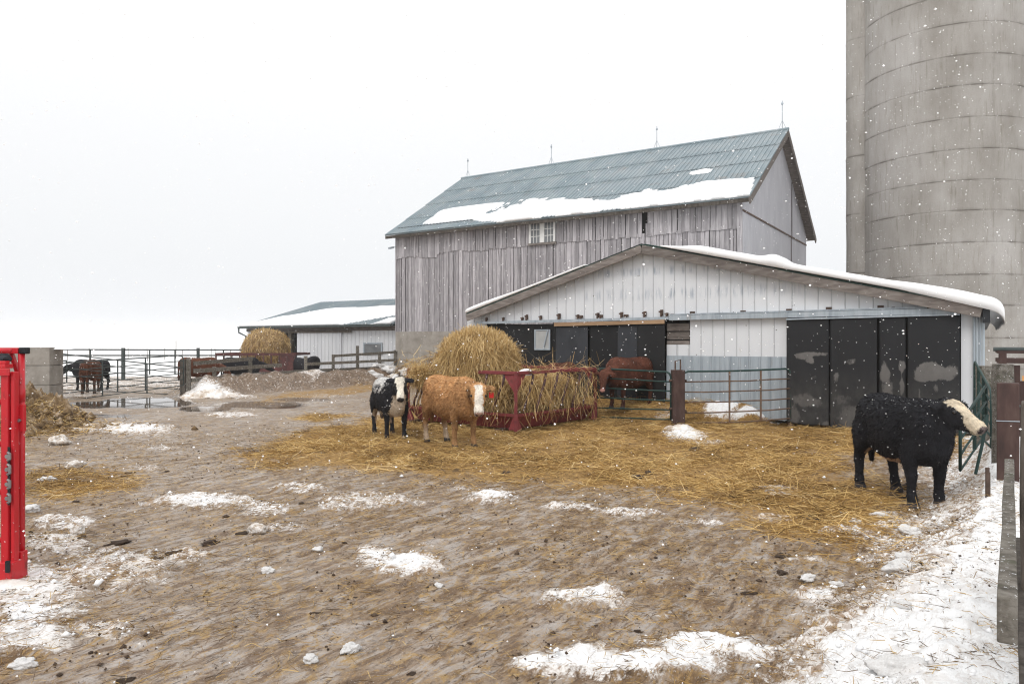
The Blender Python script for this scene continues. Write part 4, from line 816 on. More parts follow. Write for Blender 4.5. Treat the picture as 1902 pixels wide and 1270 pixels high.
# ------------------------------------------------------------------ hay feeder and its bale
FN = np.array([.08, 15.6]); E1 = np.array([.64, .77]); E1 /= np.hypot(*E1); E2 = np.array([-E1[1], E1[0]]); E2 = np.array([-.77, .64]); L1, L2 = 3.1, 3.4
fd = thing('hay_feeder', 'worn red steel hay feeder with slanted bars standing in the middle of the yard', 'hay feeder', (FN[0], FN[1], 0))
def FP(a, b, z): return Vector((FN[0] + E1[0] * a + E2[0] * b, FN[1] + E1[1] * a + E2[1] * b, z))
ZR_, ZB = 1.33, .42
C4 = [(0, 0), (L1, 0), (L1, L2), (0, L2)]
m = MB()
for i in range(4):
    a, b_ = C4[i], C4[(i + 1) % 4]; m.bar(FP(*a, ZR_), FP(*b_, ZR_), .07, .075, r=.5, seg=4, wob=.012)
m.build('top_rail', M['redworn'], fd, world=True, bevel=.01)
m = MB()
for i in range(4):
    a, b_ = Vector((*C4[i], 0)), Vector((*C4[(i + 1) % 4], 0)); c_ = Vector((L1 / 2, L2 / 2, 0)); ins = lambda p, k: p.lerp(c_, k)
    q = [(a, ZB), (b_, ZB), (ins(b_, .12), .1), (ins(a, .12), .1)]; V = [FP(p.x, p.y, z) for p, z in q]; V2 = [FP(ins(p, .015).x, ins(p, .015).y, z + .01) for p, z in q]
    m.add(V + V2, [(3, 2, 1, 0), (4, 5, 6, 7), (0, 1, 5, 4), (2, 3, 7, 6)], .6)
    m.bar(FP(a.x, a.y, ZB), FP(b_.x, b_.y, ZB), .05, .06, r=.3)
m.add([FP(ins(Vector((*c, 0)), .12).x, ins(Vector((*c, 0)), .12).y, .1) for c in C4], [(0, 1, 2, 3)], .2)
m.build('base_pan', M['redworn'], fd, world=True)
for b_ in (.25, L2 - .4):
    m = MB(); m.bar(FP(-.12, b_ + .2, .06), FP(L1 + .05, b_ + .2, .06), .1, .1); m.build('skid', M['rust'], fd, world=True)
for i in range(4):
    a = Vector((*C4[i], 0)); p = Vector((*C4[i - 1], 0)); q = Vector((*C4[(i + 1) % 4], 0)); m = MB()
    m.bar(FP(a.x, a.y, .08), FP(a.x, a.y, ZR_), .075, .075, (1, 0, 0), .4)
    for t_ in (p, q):
        d_ = (t_ - a).normalized()
        for (z_a, z_b, w_) in ((ZR_ - .03, ZR_ - .48, .34), (.1, .52, .2)):
            k_ = [a, a + d_ * w_, a]; V = [FP(a.x, a.y, z_a), FP((a + d_ * w_).x, (a + d_ * w_).y, z_a), FP(a.x, a.y, z_b)]; nrm = Vector((V[1] - V[0]).cross(V[2] - V[0])).normalized() * .008
            m.add([v + nrm for v in V] + [v - nrm for v in V], [(0, 1, 2), (5, 4, 3), (0, 3, 4, 1), (1, 4, 5, 2), (2, 5, 3, 0)], .9)
    m.build('corner_post', M['redworn'], fd, world=True)
def slant(a0, a1, fixed, axis, n_):
    for k in range(n_):
        t = (k + .6) / n_
        def at(u, z, o_): return FP(u, fixed + o_, z) if axis == 0 else FP(fixed + o_, u, z)
        u = a0 + (a1 - a0) * t; pts = [at(u, ZR_, 0), at(u - (.05 if axis == 0 else -.05), ZR_ - .22, 0), at(u - .20 * (1 if axis == 0 else -1), ZR_ - .5, .0), at(u - .34 * (1 if axis == 0 else -1), ZB + .14, 0), at(u - .36 * (1 if axis == 0 else -1), ZB, 0)]
        m = MB(); m.tube(pts, .027, 8); m.build('slant_bar', M['redbar'], fd, world=True, smooth=True)
slant(.35, L1, 0, 0, 6); slant(.0, L2 - .35, 0, 1, 6); slant(.35, L1, L2, 0, 5); slant(0, L2 - .35, L1, 1, 5)
def shell(name, c, ax, rz, mat, p=2.3, amp=.10, sub=5, seed=0, zmin=None, parent=None):
    bm = bmesh.new(); bmesh.ops.create_icosphere(bm, subdivisions=sub, radius=1)
    for v in bm.verts:
        d = v.co.normalized(); k = (abs(d.x) ** p + abs(d.y) ** p + abs(d.z) ** p) ** (-1 / p); q = d * k
        n_ = 1 + amp * (mnoise.fractal(d * 2.2 + Vector((seed, 0, 0)), 1, 2, 4)) + amp * .5 * mnoise.noise(d * 9 + Vector((seed, 1, 0)))
        v.co = Vector((q.x * ax[0], q.y * ax[1], q.z * ax[2])) * n_
        if zmin is not None: v.co.z = max(v.co.z, zmin)
    bmesh.ops.recalc_face_normals(bm, faces=bm.faces)
    me = bpy.data.meshes.new(name); bm.to_mesh(me); bm.free(); me.materials.append(mat); me.polygons.foreach_set('use_smooth', [True] * len(me.polygons))
    o = bpy.data.objects.new(name, me); COL.objects.link(o); o.location = c; o.rotation_euler = (0, 0, rz)
    if parent: o.parent = parent
    return o
def surf_pts(o, n_):
    me = o.data; me.calc_loop_triangles(); nt_ = len(me.loop_triangles); tv = np.zeros(nt_ * 3, np.int32); me.loop_triangles.foreach_get('vertices', tv); tv = tv.reshape(-1, 3)
    co = np.zeros(len(me.vertices) * 3, np.float32); me.vertices.foreach_get('co', co); co = co.reshape(-1, 3).astype(float)
    A_, B_, C_ = co[tv[:, 0]], co[tv[:, 1]], co[tv[:, 2]]; N_ = np.cross(B_ - A_, C_ - A_); ar = np.linalg.norm(N_, axis=1); N_ = N_ / (ar[:, None] + 1e-12)
    i = rng.choice(nt_, n_, p=ar / ar.sum()); u, w = rng.random(n_), rng.random(n_); k = u + w > 1; u[k] = 1 - u[k]; w[k] = 1 - w[k]
    return A_[i] + (B_[i] - A_[i]) * u[:, None] + (C_[i] - A_[i]) * w[:, None], N_[i], tv[i, 0]
def hay_stalks(name, o, n_, lmin, lmax, parent, down=1., out=.35, wmin=.006, wmax=.012, jit=.55):
    Pp, Nn, _ = surf_pts(o, n_); D = np.array([0, 0, -1.]) * down + Nn * out + rng.normal(size=(n_, 3)) * jit; D -= Nn * np.maximum((D * Nn).sum(1) - .5, 0)[:, None] * .6
    D /= np.linalg.norm(D, axis=1, keepdims=True); L = rng.uniform(lmin, lmax, n_)
    return blades(name, Pp + Nn * .015 - D * L[:, None] * .35, D, L, rng.uniform(wmin, wmax, n_), M['hayblade'], parent, bend=.25, rnd=np.clip(rng.random(n_) * .7 + .3 * rng.random(n_) + .12 * (Nn[:, 2] > .5), 0, 1))
bz = math.atan2(E2[1], E2[0])
c = P(888, 668, 17.3)
bale = thing('hay_bale', 'big round golden hay bale sagging in the red feeder in the yard', 'hay bale', (c.x, c.y, 1.22), bz)
o = shell('core', (0, 0, 0), (.92, .9, .98), 0, M['hay'], 2.4, .07, 5, 3, -.7, bale)
hay_stalks('loose_stalks', o, 20000, .2, .6, bale, out=.2, jit=.42, wmin=.005, wmax=.011)
cc = FP(L1 / 2, L2 / 2, .78)
fill = thing('loose_hay', 'loose pulled hay filling the red feeder under the bale and hanging through its bars', 'hay', cc, math.atan2(E1[1], E1[0]))
o = shell('hay_bed', (0, 0, 0), (L1 / 2 - .16, L2 / 2 - .18, .46), 0, M['hay'], 3.2, .13, 5, 8, None, fill)
hay_stalks('loose_stalks', o, 14000, .15, .45, fill, 1., .2, jit=.6, wmin=.005, wmax=.012)
# hay spilt outside the bars along the two near sides, and over the rail
B_ = []; D_ = []; L_ = []
for k in range(950):
    if random.random() < .55: a_, b_ = random.uniform(.1, L1), random.uniform(-.12, .1)
    else: a_, b_ = random.uniform(-.12, .1), random.uniform(.1, L2)
    h = random.uniform(.3, 1.1); q = FP(a_, b_, .18 + h); B_.append(q); L_.append(random.uniform(.2, .6)); D_.append(Vector((random.gauss(0, .5), random.gauss(0, .5), -1)).normalized())
for k in range(260):
    q = FP(random.gauss(L1 * .1, .35), L2 - abs(random.gauss(.4, .35)), ZR_ + .02 + random.uniform(0, .32) ); B_.append(q); L_.append(random.uniform(.2, .6)); D_.append(Vector((random.gauss(-.3, .6), random.gauss(0, .5), random.gauss(-.3, .4))).normalized())
for k in range(170):
    q = FP(random.uniform(.3, L1), random.gauss(.1, .15), ZR_ + .0 + abs(random.gauss(0, .05))); B_.append(q); L_.append(random.uniform(.2, .6)); D_.append(Vector((random.gauss(.2, .7), random.gauss(0, .5), random.gauss(-.1, .5))).normalized())
mi = (Matrix.Translation(fill.location) @ fill.rotation_euler.to_matrix().to_4x4()).inverted(); mi3 = mi.to_3x3()
blades('spilt_stalks', np.array([mi @ q for q in B_]), np.array([mi3 @ q for q in D_]), np.array(L_), rng.uniform(.005, .011, len(B_)), M['hayblade'], fill, bend=.3)
o = shell('spill', mi @ FP(.05, L2 - .55, ZR_ - .12), (.3, .36, .16), 0, M['hay'], 2.2, .2, 4, 12, None, fill); hay_stalks('spill_stalks', o, 1600, .15, .5, fill, .8, .5).location = o.location
s_ = heap('snow_cap', (0, 0), .30, .10, .045, M['snow'], n=24, seed=3); s_.location = (*(mi @ FP(.5, .12, ZR_))[:2], 0); s_.parent = fill
for v in s_.data.vertices: v.co.z += (mi @ FP(0, 0, ZR_ + .04)).z - gz(0, 0)

# far feeder and bale behind the plank fence
def far_feeder():
    d = 37.5; x0 = (418 - CX) / F * d; x1 = (563 - CX) / F * d; z1 = CAMZ - (657 - CY) / F * d; zb = .4
    f_ = thing('hay_feeder', 'dark red hay feeder behind the plank fence, half hidden by its boards', 'hay feeder', ((x0 + x1) / 2, d, zb), -.05)
    def q(u, v, z): return Vector(((u - .5) * (x1 - x0), (v - .5) * 2.2, z))
    m = MB()
    for a, b_ in (((0, 0), (1, 0)), ((1, 0), (1, 1)), ((1, 1), (0, 1)), ((0, 1), (0, 0))): m.bar(q(*a, z1 - zb), q(*b_, z1 - zb), .08, .12); 
    m.build('top_rail', M['redfar'], f_)
    m = MB(); m.box(-(x1 - x0) / 2, (x1 - x0) / 2, -1.1, 1.1, .1, .5); m.build('base_pan', M['redfar'], f_)
    for k in range(11):
        u = k / 10; m = MB(); m.bar(q(u, 0, .45), q(u, 0, z1 - zb), .05, .05, (0, 1, 0)); m.build('slant_bar', M['redbar'], f_)
    m = MB(); m.bar(q(.9, 0, .1), q(.9, 0, z1 - zb - .06), .7, .03, (0, 1, 0)); m.build('end_plate', M['redfar'], f_)
    c = P(494, 650, d + .1); bl = thing('hay_bale', 'tan round hay bale on the far feeder in front of the low white shed', 'hay bale', (c.x, c.y, 1.5))
    o = shell('core', (0, 0, 0), (1.2, 1.0, 1.12), 0, mk('far_hay', [(.13, .08, .035), (.25, .165, .085), (.33, .235, .13)], 9, (1, 1, .4), .9, bmp=.8, bscale=20, bdist=.05), 2.2, .08, 5, 21, -1.0, bl); hay_stalks('loose_stalks', o, 3000, .15, .45, bl, wmin=.01, wmax=.018)
    o = heap('hay_litter', P(560, 690, 36.3).xy, 1.7, .6, .5, M['hay'], seed=31, n=40); tag(o, 'small drift of hay on the ground below the far feeder', 'hay')
far_feeder()

# ------------------------------------------------------------------ plank fence at the back
fn = thing('plank_fence', 'weathered plank fence with three rails on the bank at the back left of the yard', 'fence', (FL0[0], FL0[1], 0))
FU = (FL1 - FL0) / np.hypot(*(FL1 - FL0)); FLL = np.hypot(*(FL1 - FL0))
def LP_(t, z, o_=0): return Vector((FL0[0] + FU[0] * t + FU[1] * o_, FL0[1] + FU[1] * t - FU[0] * o_, z))
def tpx(px):  # photo column -> distance along the fence
    r = (px - CX) / F; return (FL0[1] * r - FL0[0]) / (FU[0] - FU[1] * r)
posts = [(350, 665, 14), (398, 681, 7), (465, 668, 6), (568, 661, 5), (619, 658, 5), (664, 642, 5), (705, 653, 5), (738, 650, 6)]
for px, py, w in posts:
    t = min(tpx(px), FLL - .1); p = LP_(t, 0); m = MB(); m.bar(LP_(t, -.1), LP_(t, CAMZ - (py - CY) / F * p.y), max(.13, w / F * p.y), .14, (1, .3, 0), seg=4, wob=.008); m.build('post', M['wood'], fn, world=True, bevel=.008)
def rail(pts, h=.15):
    for (p0, y0), (p1, y1) in zip(pts, pts[1:]):
        t0, t1 = tpx(p0), min(tpx(p1), FLL + .3); a = LP_(t0, 0, .1); b_ = LP_(t1, 0, .1); m = MB()
        m.bar(LP_(t0, CAMZ - (y0 - CY) / F * a.y, .1), LP_(t1, CAMZ - (y1 - CY) / F * b_.y, .1), .045, h, seg=3, wob=.008); m.build('rail', M['wood'], fn, world=True)
rail([(356, 675), (466, 666)]); rail([(356, 689), (520, 678)]); rail([(352, 706), (480, 695), (568, 689), (706, 683)]); rail([(617, 661), (752, 653)], .12); rail([(568, 676), (742, 668)], .13)

# ------------------------------------------------------------------ gates
def gate(name, label, cat, a, b_, z0, z1, nr, ups, mat, r=.022, group=None, sag=0., mat2=None, bend=True, z0b=None, z1b=None):
    a = Vector(a).to_2d(); b_ = Vector(b_).to_2d(); z0b = z0 if z0b is None else z0b; z1b = z1 if z1b is None else z1b
    t_ = thing(name, label, cat, (a.x, a.y, 0), group=group)
    def q(u, v): x = a.lerp(b_, u); return Vector((x.x, x.y, (z0 + (z0b - z0) * u) * (1 - v) + (z1 + (z1b - z1) * u) * v - sag * math.sin(math.pi * u) * (1 - v * .3)))
    m = MB(); c_ = .05 if bend else .01
    pts = [q(0, 0), q(0, 1 - c_ * 2), q(c_ * .35, 1 - c_ * .6), q(c_, 1)] + [q(u, 1) for u in np.linspace(.15, .85, 5)] + [q(1 - c_, 1), q(1 - c_ * .35, 1 - c_ * .6), q(1, 1 - c_ * 2), q(1, 0)]
    m.tube(pts, r, 8); m.build('frame', mat, t_, world=True, smooth=True)
    for k in range(nr - 1):
        m = MB(); v = k / (nr - 1); m.tube([q(u, v) + Vector((0, 0, random.uniform(-.008, .008))) for u in np.linspace(0, 1, 6)], r * .8, 6); m.build('rail', mat2 or mat, t_, world=True, smooth=True)
    for u in ups:
        m = MB(); m.bar(q(u, 0), q(u, 1), .035, .035, (1, 0, 0)); m.build('upright', mat2 or mat, t_, world=True)
    return t_
g0 = P(106, 700, 25.6); g1 = P(341, 700, 26.6)
gate('tube_gate', 'grey tube gate sagging at its left end, in front of the brown cow', 'gate', g0, g1, -.1, 1.24, 6, (.35, .69), M['gategrey'], .022, sag=0, z0b=.42, z1b=1.52)
g0 = P(100, 700, 26.5); g1 = P(338, 700, 27.4)
gate('tube_gate', 'grey tube gate sagging at its right end, crossing behind the other gate', 'gate', g0, g1, .28, 1.60, 6, (.49, .72), M['gategrey'], .02, z0b=.02, z1b=1.04)
def post(name, label, px, ptop, pbot, w, mat, d=None, h=None, dep=None, lean=0):
    g_ = Gz(px, pbot) if d is None else Vector(((px - CX) / F * d, d, gz((px - CX) / F * d, d)))
    z = CAMZ - (ptop - CY) / F * g_.y; o = thing(name, label, 'post', (g_.x, g_.y, g_.z)); m = MB(); dep = dep or w
    m.bar((0, 0, -.25), (lean, 0, z - g_.z), w, dep, (0, 1, 0), seg=5, wob=.004 if 'wood' in mat.name or 'timber' in mat.name else 0); m.build('shaft', mat, o, bevel=.008); return o, z - g_.z
o, h = post('gate_post', 'tall dark steel gate post at the left end of the two sagging gates', 101, 648, 742, .15, M['gategrey'], d=26.0)
for zz in (.35, 1.15): m = MB(); m.tube([(0, 0, zz), (.1, -.1, zz)], .02, 6); m.build('hinge', M['rust'], o)
o, h = post('gate_post', 'second dark steel post just right of the left gate post', 110, 655, 730, .13, M['gategrey'], d=27.6)
o, h = post('gate_post', 'dark timber gate post beside the left end of the plank fence', 341, 667, 735, .2, M['wooddark'], d=26.9)
o, h = post('gate_post', 'short dark post against the concrete block wall', 92, 664, 735, .22, M['wooddark'], d=24.6)
gate('steel_hurdle', 'small bent tube hurdle behind the left gate post', 'hurdle', P(110, 700, 28.5), P(124, 700, 29.5), .35, 1.25, 3, (), M['gategrey'], .025)
# pipe fence at the back of the pen
pf = thing('pipe_fence', 'two rail steel pipe fence at the edge of the white field', 'fence', tuple(P(103, 690, 36).xy) + (0,))
def pp(px, py, d=37.): return P(px, py, d)
for (p0, y0, p1, y1) in ((103, 649, 452, 650), (100, 660, 452, 660)):
    m = MB(); m.tube([pp(p0, y0), pp((p0 + p1) / 2, (y0 + y1) / 2), pp(p1, y1)], .04, 6); m.build('rail', M['gategrey'], pf, world=True)
for px, w in ((229, .14), (368, .12), (103, .13)):
    p = pp(px, 646); m = MB(); m.bar((p.x, p.y, -.1), (p.x, p.y, p.z), w, w, (0, 1, 0)); m.build('post', M['gategrey'], pf, world=True)
for px in (168, 278, 325, 415):
    p = pp(px, 650); m = MB(); m.bar((p.x, p.y, .35), (p.x, p.y, p.z), .05, .05, (0, 1, 0)); m.build('stay', M['gategrey'], pf, world=True)
# rails leading from the block wall to the left gate post
sr = thing('side_railing', 'short steel railing between the concrete block wall and the left gate post', 'railing', tuple(P(90, 650, 25.).xy) + (0,))
for y0, y1 in ((648, 655), (660, 668)): m = MB(); m.tube([P(84, y0, 25), P(103, y1, 26)], .03, 6); m.build('rail', M['gategrey'], sr, world=True)
gate('tube_gate', 'small steel gate standing at the open doorway of the low white shed', 'gate', P(540, 660, 43.0), P(553, 660, 43.0), .75, 2.2, 4, (), M['gategrey'], .03)
# field fence posts far away
for k, px in enumerate((126, 166, 238, 274, 306, 327, 338, 392, 400, 428)):
    d = 75 + (k % 3) * 6; x_ = (px - CX) / F * d; z_ = gz(x_, d); m = MB(); hh = 1.25 if px != 327 else 2.1; m.tube([(0, 0, -.2), (random.uniform(-.05, .05), 0, hh)], .035, 6); o = m.build('field_post', M['wood']); o.location = (x_, d, z_)
    tag(o, 'tall thin pole standing alone in the snowy field' if px == 327 else 'thin fence post faint in the snowy field', 'post', 'fence posts in the snowy field')
# concrete block wall
wb_ = thing('block_wall', 'wall of big stacked grey concrete blocks capped with snow behind the muck heap', 'wall', tuple(P(60, 700, 24.).xy) + (0,))
A_ = P(92, 650, 24.2); xl = A_.x
for r_ in range(3):
    z0 = -.1 + r_ * .66
    for k in range(4):
        x1_ = xl - k * 1.5 - (.0 if r_ % 2 else 0) ; m = MB(); m.box(x1_ - 1.485, x1_, A_.y, A_.y + .75, z0, z0 + .645 if r_ < 2 else z0 + .60); m.build('block', M['concrete'], wb_, world=True, bevel=.015)
o = heap('snow_cap', (0, 0), 3.3, .5, .16, M['snow'], seed=2, n=40); o.parent = wb_; o.location = (xl - 2.9 - wb_.location.x, A_.y + .42 - wb_.location.y, 1.86 - gz(0, 0))
# gates and post before the shed
pm = Gz(1259, 786); pd = pm.y
o, h = post('gate_post', 'square brown steel gate post with a loop on top between two gates before the shed', 1259, 687, 787, .27, M['brownsteel'])
m = MB(); m.tube([(-.06, 0, h), (-.06, 0, h + .2), (.06, 0, h + .24), (.06, 0, h)], .02, 6); m.build('loop', M['rust'], o)
for zz, sx in ((.3, 1), (1.0, 1), (.35, -1), (1.0, -1)): m = MB(); m.tube([(.1 * sx, 0, zz), (.2 * sx, 0, zz)], .03, 6); m.build('hinge', M['rust'], o)
ga = P(1108, 700, 18.2); gb = P(1246, 700, pd + .05)
gate('tube_gate', 'green tube gate between the red feeder and the brown gate post', 'gate', ga, gb, .12, 1.34, 6, (), M['green'], .024, z0b=.2, z1b=1.30)
ga = P(1268, 700, pd); gb = P(1469, 700, 17.0)
gate('tube_gate', 'rusted tube gate between the brown gate post and the black shed doors', 'gate', ga, gb, .12, 1.32, 6, (.43, .72), M['green'], .022, mat2=M['gaterust'], sag=.03, z0b=.22, z1b=1.38)
o, h = post('gate_post', 'rusty upright where the rusted gate meets the black shed doors', 1468, 690, 790, .10, M['rust'], d=17.05)

# ------------------------------------------------------------------ right hand side
def RP(d, o_=0.0, z=0.0):            # along the right fence at depth d, o_ metres to the yard side
    k = (d - FR0[1]) / FRD[1]; return Vector((FR0[0] + FRD[0] * k - FRD[1] * o_, FR0[1] + FRD[1] * k + FRD[0] * o_, z))
rf_ = thing('plank_fence', 'heavy grey plank fence running away along the right edge of the yard', 'fence', tuple(RP(2.26).xy) + (0,))
m = MB(); m.bar(RP(2.27, 0, 1.13), RP(4.95, 0, 1.13), .052, .145, seg=6, wob=.002); m.build('rail', M['wood'], rf_, world=True, bevel=.006)
for d_, w_, zt in ((3.95, .22, 1.68), ):
    p = RP(d_, -.16); m = MB(); m.bar((p.x, p.y, -.1), (p.x, p.y, zt), w_, .2, (FRD[0], FRD[1], 0), seg=6, wob=.004); m.build('post', M['wooddark'], rf_, world=True, bevel=.01)
p = RP(2.5, -.14); m = MB(); m.bar((p.x, p.y, -.1), (p.x, p.y, 1.2), .16, .1, (FRD[0], FRD[1], 0), seg=4, wob=.004); m.build('post', M['wood'], rf_, world=True, bevel=.008)
m = MB(); m.bar(RP(2.62, -.06, .62), RP(4.9, -.06, .62), .045, .145, seg=4, wob=.002); m.build('rail', M['wooddark'], rf_, world=True, bevel=.006)
d_ = 8.55; p = RP(d_, .02); z_ = gz(p.x, p.y)
o = thing('steel_post', 'thick brown rusted steel post standing in the snow bank on the right', 'post', (p.x, p.y, z_), math.atan2(FRD[1], FRD[0])); m = MB(); hh = CAMZ - (711 - CY) / F * d_ - z_
m.box(-.1, .1, -.11, .11, -.3, hh); m.build('shaft', M['brownsteel'], o, bevel=.01)
m = MB(); m.tube([(-.105, -.115, .72), (-.108, .115, .715)], .006, 6); m.build('wire', M['galv'], o)
p = RP(9.6, .08); z_ = gz(p.x, p.y); o = thing('fence_post', 'pale split timber post just behind the brown steel post', 'post', (p.x, p.y, z_)); m = MB(); m.bar((0, 0, -.3), (0, 0, CAMZ - (676 - CY) / F * 9.6 - z_), .2, .18, (0, 1, 0), seg=6, wob=.008); m.build('shaft', M['wood'], o, bevel=.012)
p = RP(12.6, .35); z_ = gz(p.x, p.y); o = thing('fence_post', 'grey timber fence post near the corner of the cattle shed', 'post', (p.x, p.y, z_)); m = MB(); m.bar((0, 0, -.3), (0, 0, CAMZ - (680 - CY) / F * 12.6 - z_), .26, .2, (0, 1, 0), seg=5, wob=.006); m.build('shaft', M['wood'], o, bevel=.012)
for d_, px, pt, pb, lab in ((7.6, 1834, 868, 950, 'thin dark steel stake in the snow left of the brown steel post'),):
    x_ = (px - CX) / F * d_; z_ = gz(x_, d_); o = thing('steel_stake', lab, 'stake', (x_, d_, z_)); m = MB(); m.bar((0, 0, -.2), (.0, 0, CAMZ - (pt - CY) / F * d_ - z_), .035, .02, (0, 1, 0)); m.bar((.03, .02, -.2), (.03, .02, CAMZ - (pt - CY) / F * d_ - z_ - .05), .012, .03, (0, 1, 0)); m.build('shaft', M['rust'], o)
# green gates folded back along the fence
a = RP(13.2, .55); b_ = RP(10.2, .22)
gate('tube_gate', 'tangled dark green tube gate folded back along the fence behind the black cow', 'gate', a, b_, .35, 1.65, 6, (.3, .6), M['green'], .02, z0b=.5, z1b=1.3)
a = RP(10.9, .30); b_ = RP(8.9, .52)
gate('tube_gate', 'low green tube gate leaning into the snow bank by the brown steel post', 'gate', a, b_, .62, 1.35, 4, (.5,), M['green'], .02, z0b=.38, z1b=.95)
m = MB(); p0, p1 = P(1812, 880, 9.0), P(1834, 770, 9.2); m.tube([p0, p0.lerp(p1, .5) + Vector((.01, 0, 0)), p1], .02, 6); o = m.build('steel_bar', M['green']); tag(o, 'bent dark green bar stuck upright in the snow by the brown steel post', 'bar')
# squeeze chute beyond the fence
q = P(1893, 690, 10.6); sq = thing('cattle_chute', 'brown steel cattle chute behind the fence at the right edge', 'cattle chute', (q.x, q.y, gz(q.x, q.y)), RZ)
hz_ = CAMZ - (652 - CY) / F * 10.6 - gz(q.x, q.y)
for x0 in (-.20, .15, .75, 1.3):
    for y0 in (-.35, .6): m = MB(); m.bar((x0, y0, -.2), (x0, y0, hz_ + (.2 if x0 == .75 else 0)), .08, .08, (0, 1, 0)); m.build('upright', M['brownsteel'], sq)
for z in (hz_, hz_ - .14, .45):
    for y0 in (-.35, .6): m = MB(); m.bar((-.28, y0, z), (1.4, y0, z), .06, .06); m.build('rail', M['brownsteel'], sq)
m = MB(); m.box(-.14, 1.3, -.34, -.31, .3, hz_ - .42); m.box(-.14, .0, -.34, -.31, hz_ - .42, hz_ - .2); m.build('side_panel', M['brownsteel'], sq)
m = MB(); m.tube([(-.32, -.36, hz_ + .03), (1.4, -.36, hz_ + .03)], .03, 8); m.build('roller', M['gategrey'], sq)
m = MB(); m.bar((.02, -.36, hz_ - .38), (.2, -.36, hz_ - .38), .01, .07); m.build('label_plate', M['plate'], sq)
m = MB(); m.tube([(-.15, -.4, .75), (.3, -.42, .7), (.9, -.42, .68)], .02, 6); m.build('handle', M['gategrey'], sq)

# ------------------------------------------------------------------ red cattle crush at the left edge
g = G(20, 1085); D0 = g.y
rc = thing('head_gate', 'bright red steel cattle head gate standing in snow at the left edge', 'head gate', (g.x, g.y, 0))
def rx(px, yo=0.): return (px - CX) / F * (D0 + yo) - g.x
zt = lambda py: CAMZ - (py - CY) / F * D0
m = MB(); m.box(rx(9), rx(22), -.05, .03, .02, zt(690)); m.box(rx(24), rx(31), -.03, .03, .03, zt(690)); m.build('main_post', M['red'], rc, bevel=.006)
m = MB(); m.box(rx(-60), rx(27), -.07, -.0505, zt(697), zt(684)); m.build('cross_plate', M['red'], rc, bevel=.004)
m = MB(); m.box(rx(-320), rx(33, .08), .08, .14, zt(657), zt(646)); m.build('top_beam', M['red'], rc, bevel=.006)
m = MB(); m.box(rx(33, .07), rx(46, .07), .075, .145, zt(657.5), zt(645)); m.build('end_cap', M['black'], rc, bevel=.01)
m = MB(); m.tube([(rx(40, .11), .11, .05), (rx(40, .11), .11, zt(657))], .026, 14); m.build('outer_tube', M['red'], rc, smooth=True)
m = MB(); m.tube([(rx(38, .11), .11, zt(748)), (rx(38, .11), .11, zt(717))], .036, 14); m.build('sleeve', M['red'], rc, smooth=True)
m = MB(); m.box(rx(29, .03), rx(43, .03), .032, .07, zt(802), zt(752)); m.build('clamp_plate', M['red'], rc, bevel=.004)
m = MB(); m.tube([(rx(32), .03, zt(781)), (rx(32), .01, zt(781))], .014, 8); m.build('bolt', M['steel'], rc)
m = MB(); m.bar((rx(21, .12), .12, zt(657)), (rx(33, .12), .12, zt(692)), .03, .03); m.build('gusset', M['red'], rc)
m = MB(); m.box(rx(1), rx(34), -.08, .05, -.02, zt(1040)); m.box(rx(31, .05), rx(40, .05), .051, .13, -.01, zt(1028)); m.build('foot_plate', M['red'], rc, bevel=.006)
m = MB(); m.box(rx(25), rx(32), -.10, -.0805, zt(1056), zt(1035)); m.build('foot_lug', M['black'], rc)
for k, (y0, y1) in enumerate(((838, 852), (860, 878), (888, 904), (914, 930))):
    m = MB(); m.tube([(rx(24), -.062, zt(y0)), (rx(29), -.07, zt(y0 + 2)), (rx(29), -.07, zt(y1 - 2)), (rx(24), -.062, zt(y1))], .011, 8); m.tube([(rx(24), -.055, zt((y0 + y1) / 2)), (rx(24), -.075, zt((y0 + y1) / 2))], .018, 8); m.build('latch', M['steel'], rc)
m = MB(); m.box(rx(22.5), rx(27), -.055, -.0505, zt(935), zt(828)); m.build('latch_strip', M['black'], rc)
m = MB(); m.tube([(rx(-60), .05, zt(664)), (rx(8), .03, zt(664)), (rx(11), .02, zt(668))], .036, 10); m.build('ratchet_bar', M['rubbergrey'], rc, smooth=True)
m = MB(); m.tube([(rx(-60), .0, zt(651)), (rx(20), .0, zt(651))], .018, 8); m.build('control_rod', M['red'], rc, smooth=True)
m = MB(); m.box(rx(-20), rx(17), -.05, .05, zt(684), zt(676)); m.box(rx(-10), rx(14), -.03, .03, zt(676), zt(670)); m.build('pivot_block', M['red'], rc, bevel=.005)
for xx in (-.55, -.9):
    m = MB(); m.box(xx - .04, xx + .04, .02, .12, .0, zt(690)); m.build('main_post', M['red'], rc, bevel=.006)
for z in (.35, .75, 1.15, 1.5):
    m = MB(); m.tube([(-1.2, .06, z), (rx(8), .06, z)], .025, 8); m.build('side_bar', M['red'], rc, smooth=True)
tag(heap('snow_heap', (g.x - .15, g.y - .1), .8, .45, .07, M['dirtysnow'], seed=44, rough=.6, fine=.2, n=50), 'dirty snow pushed up around the foot of the red head gate', 'snow heap')
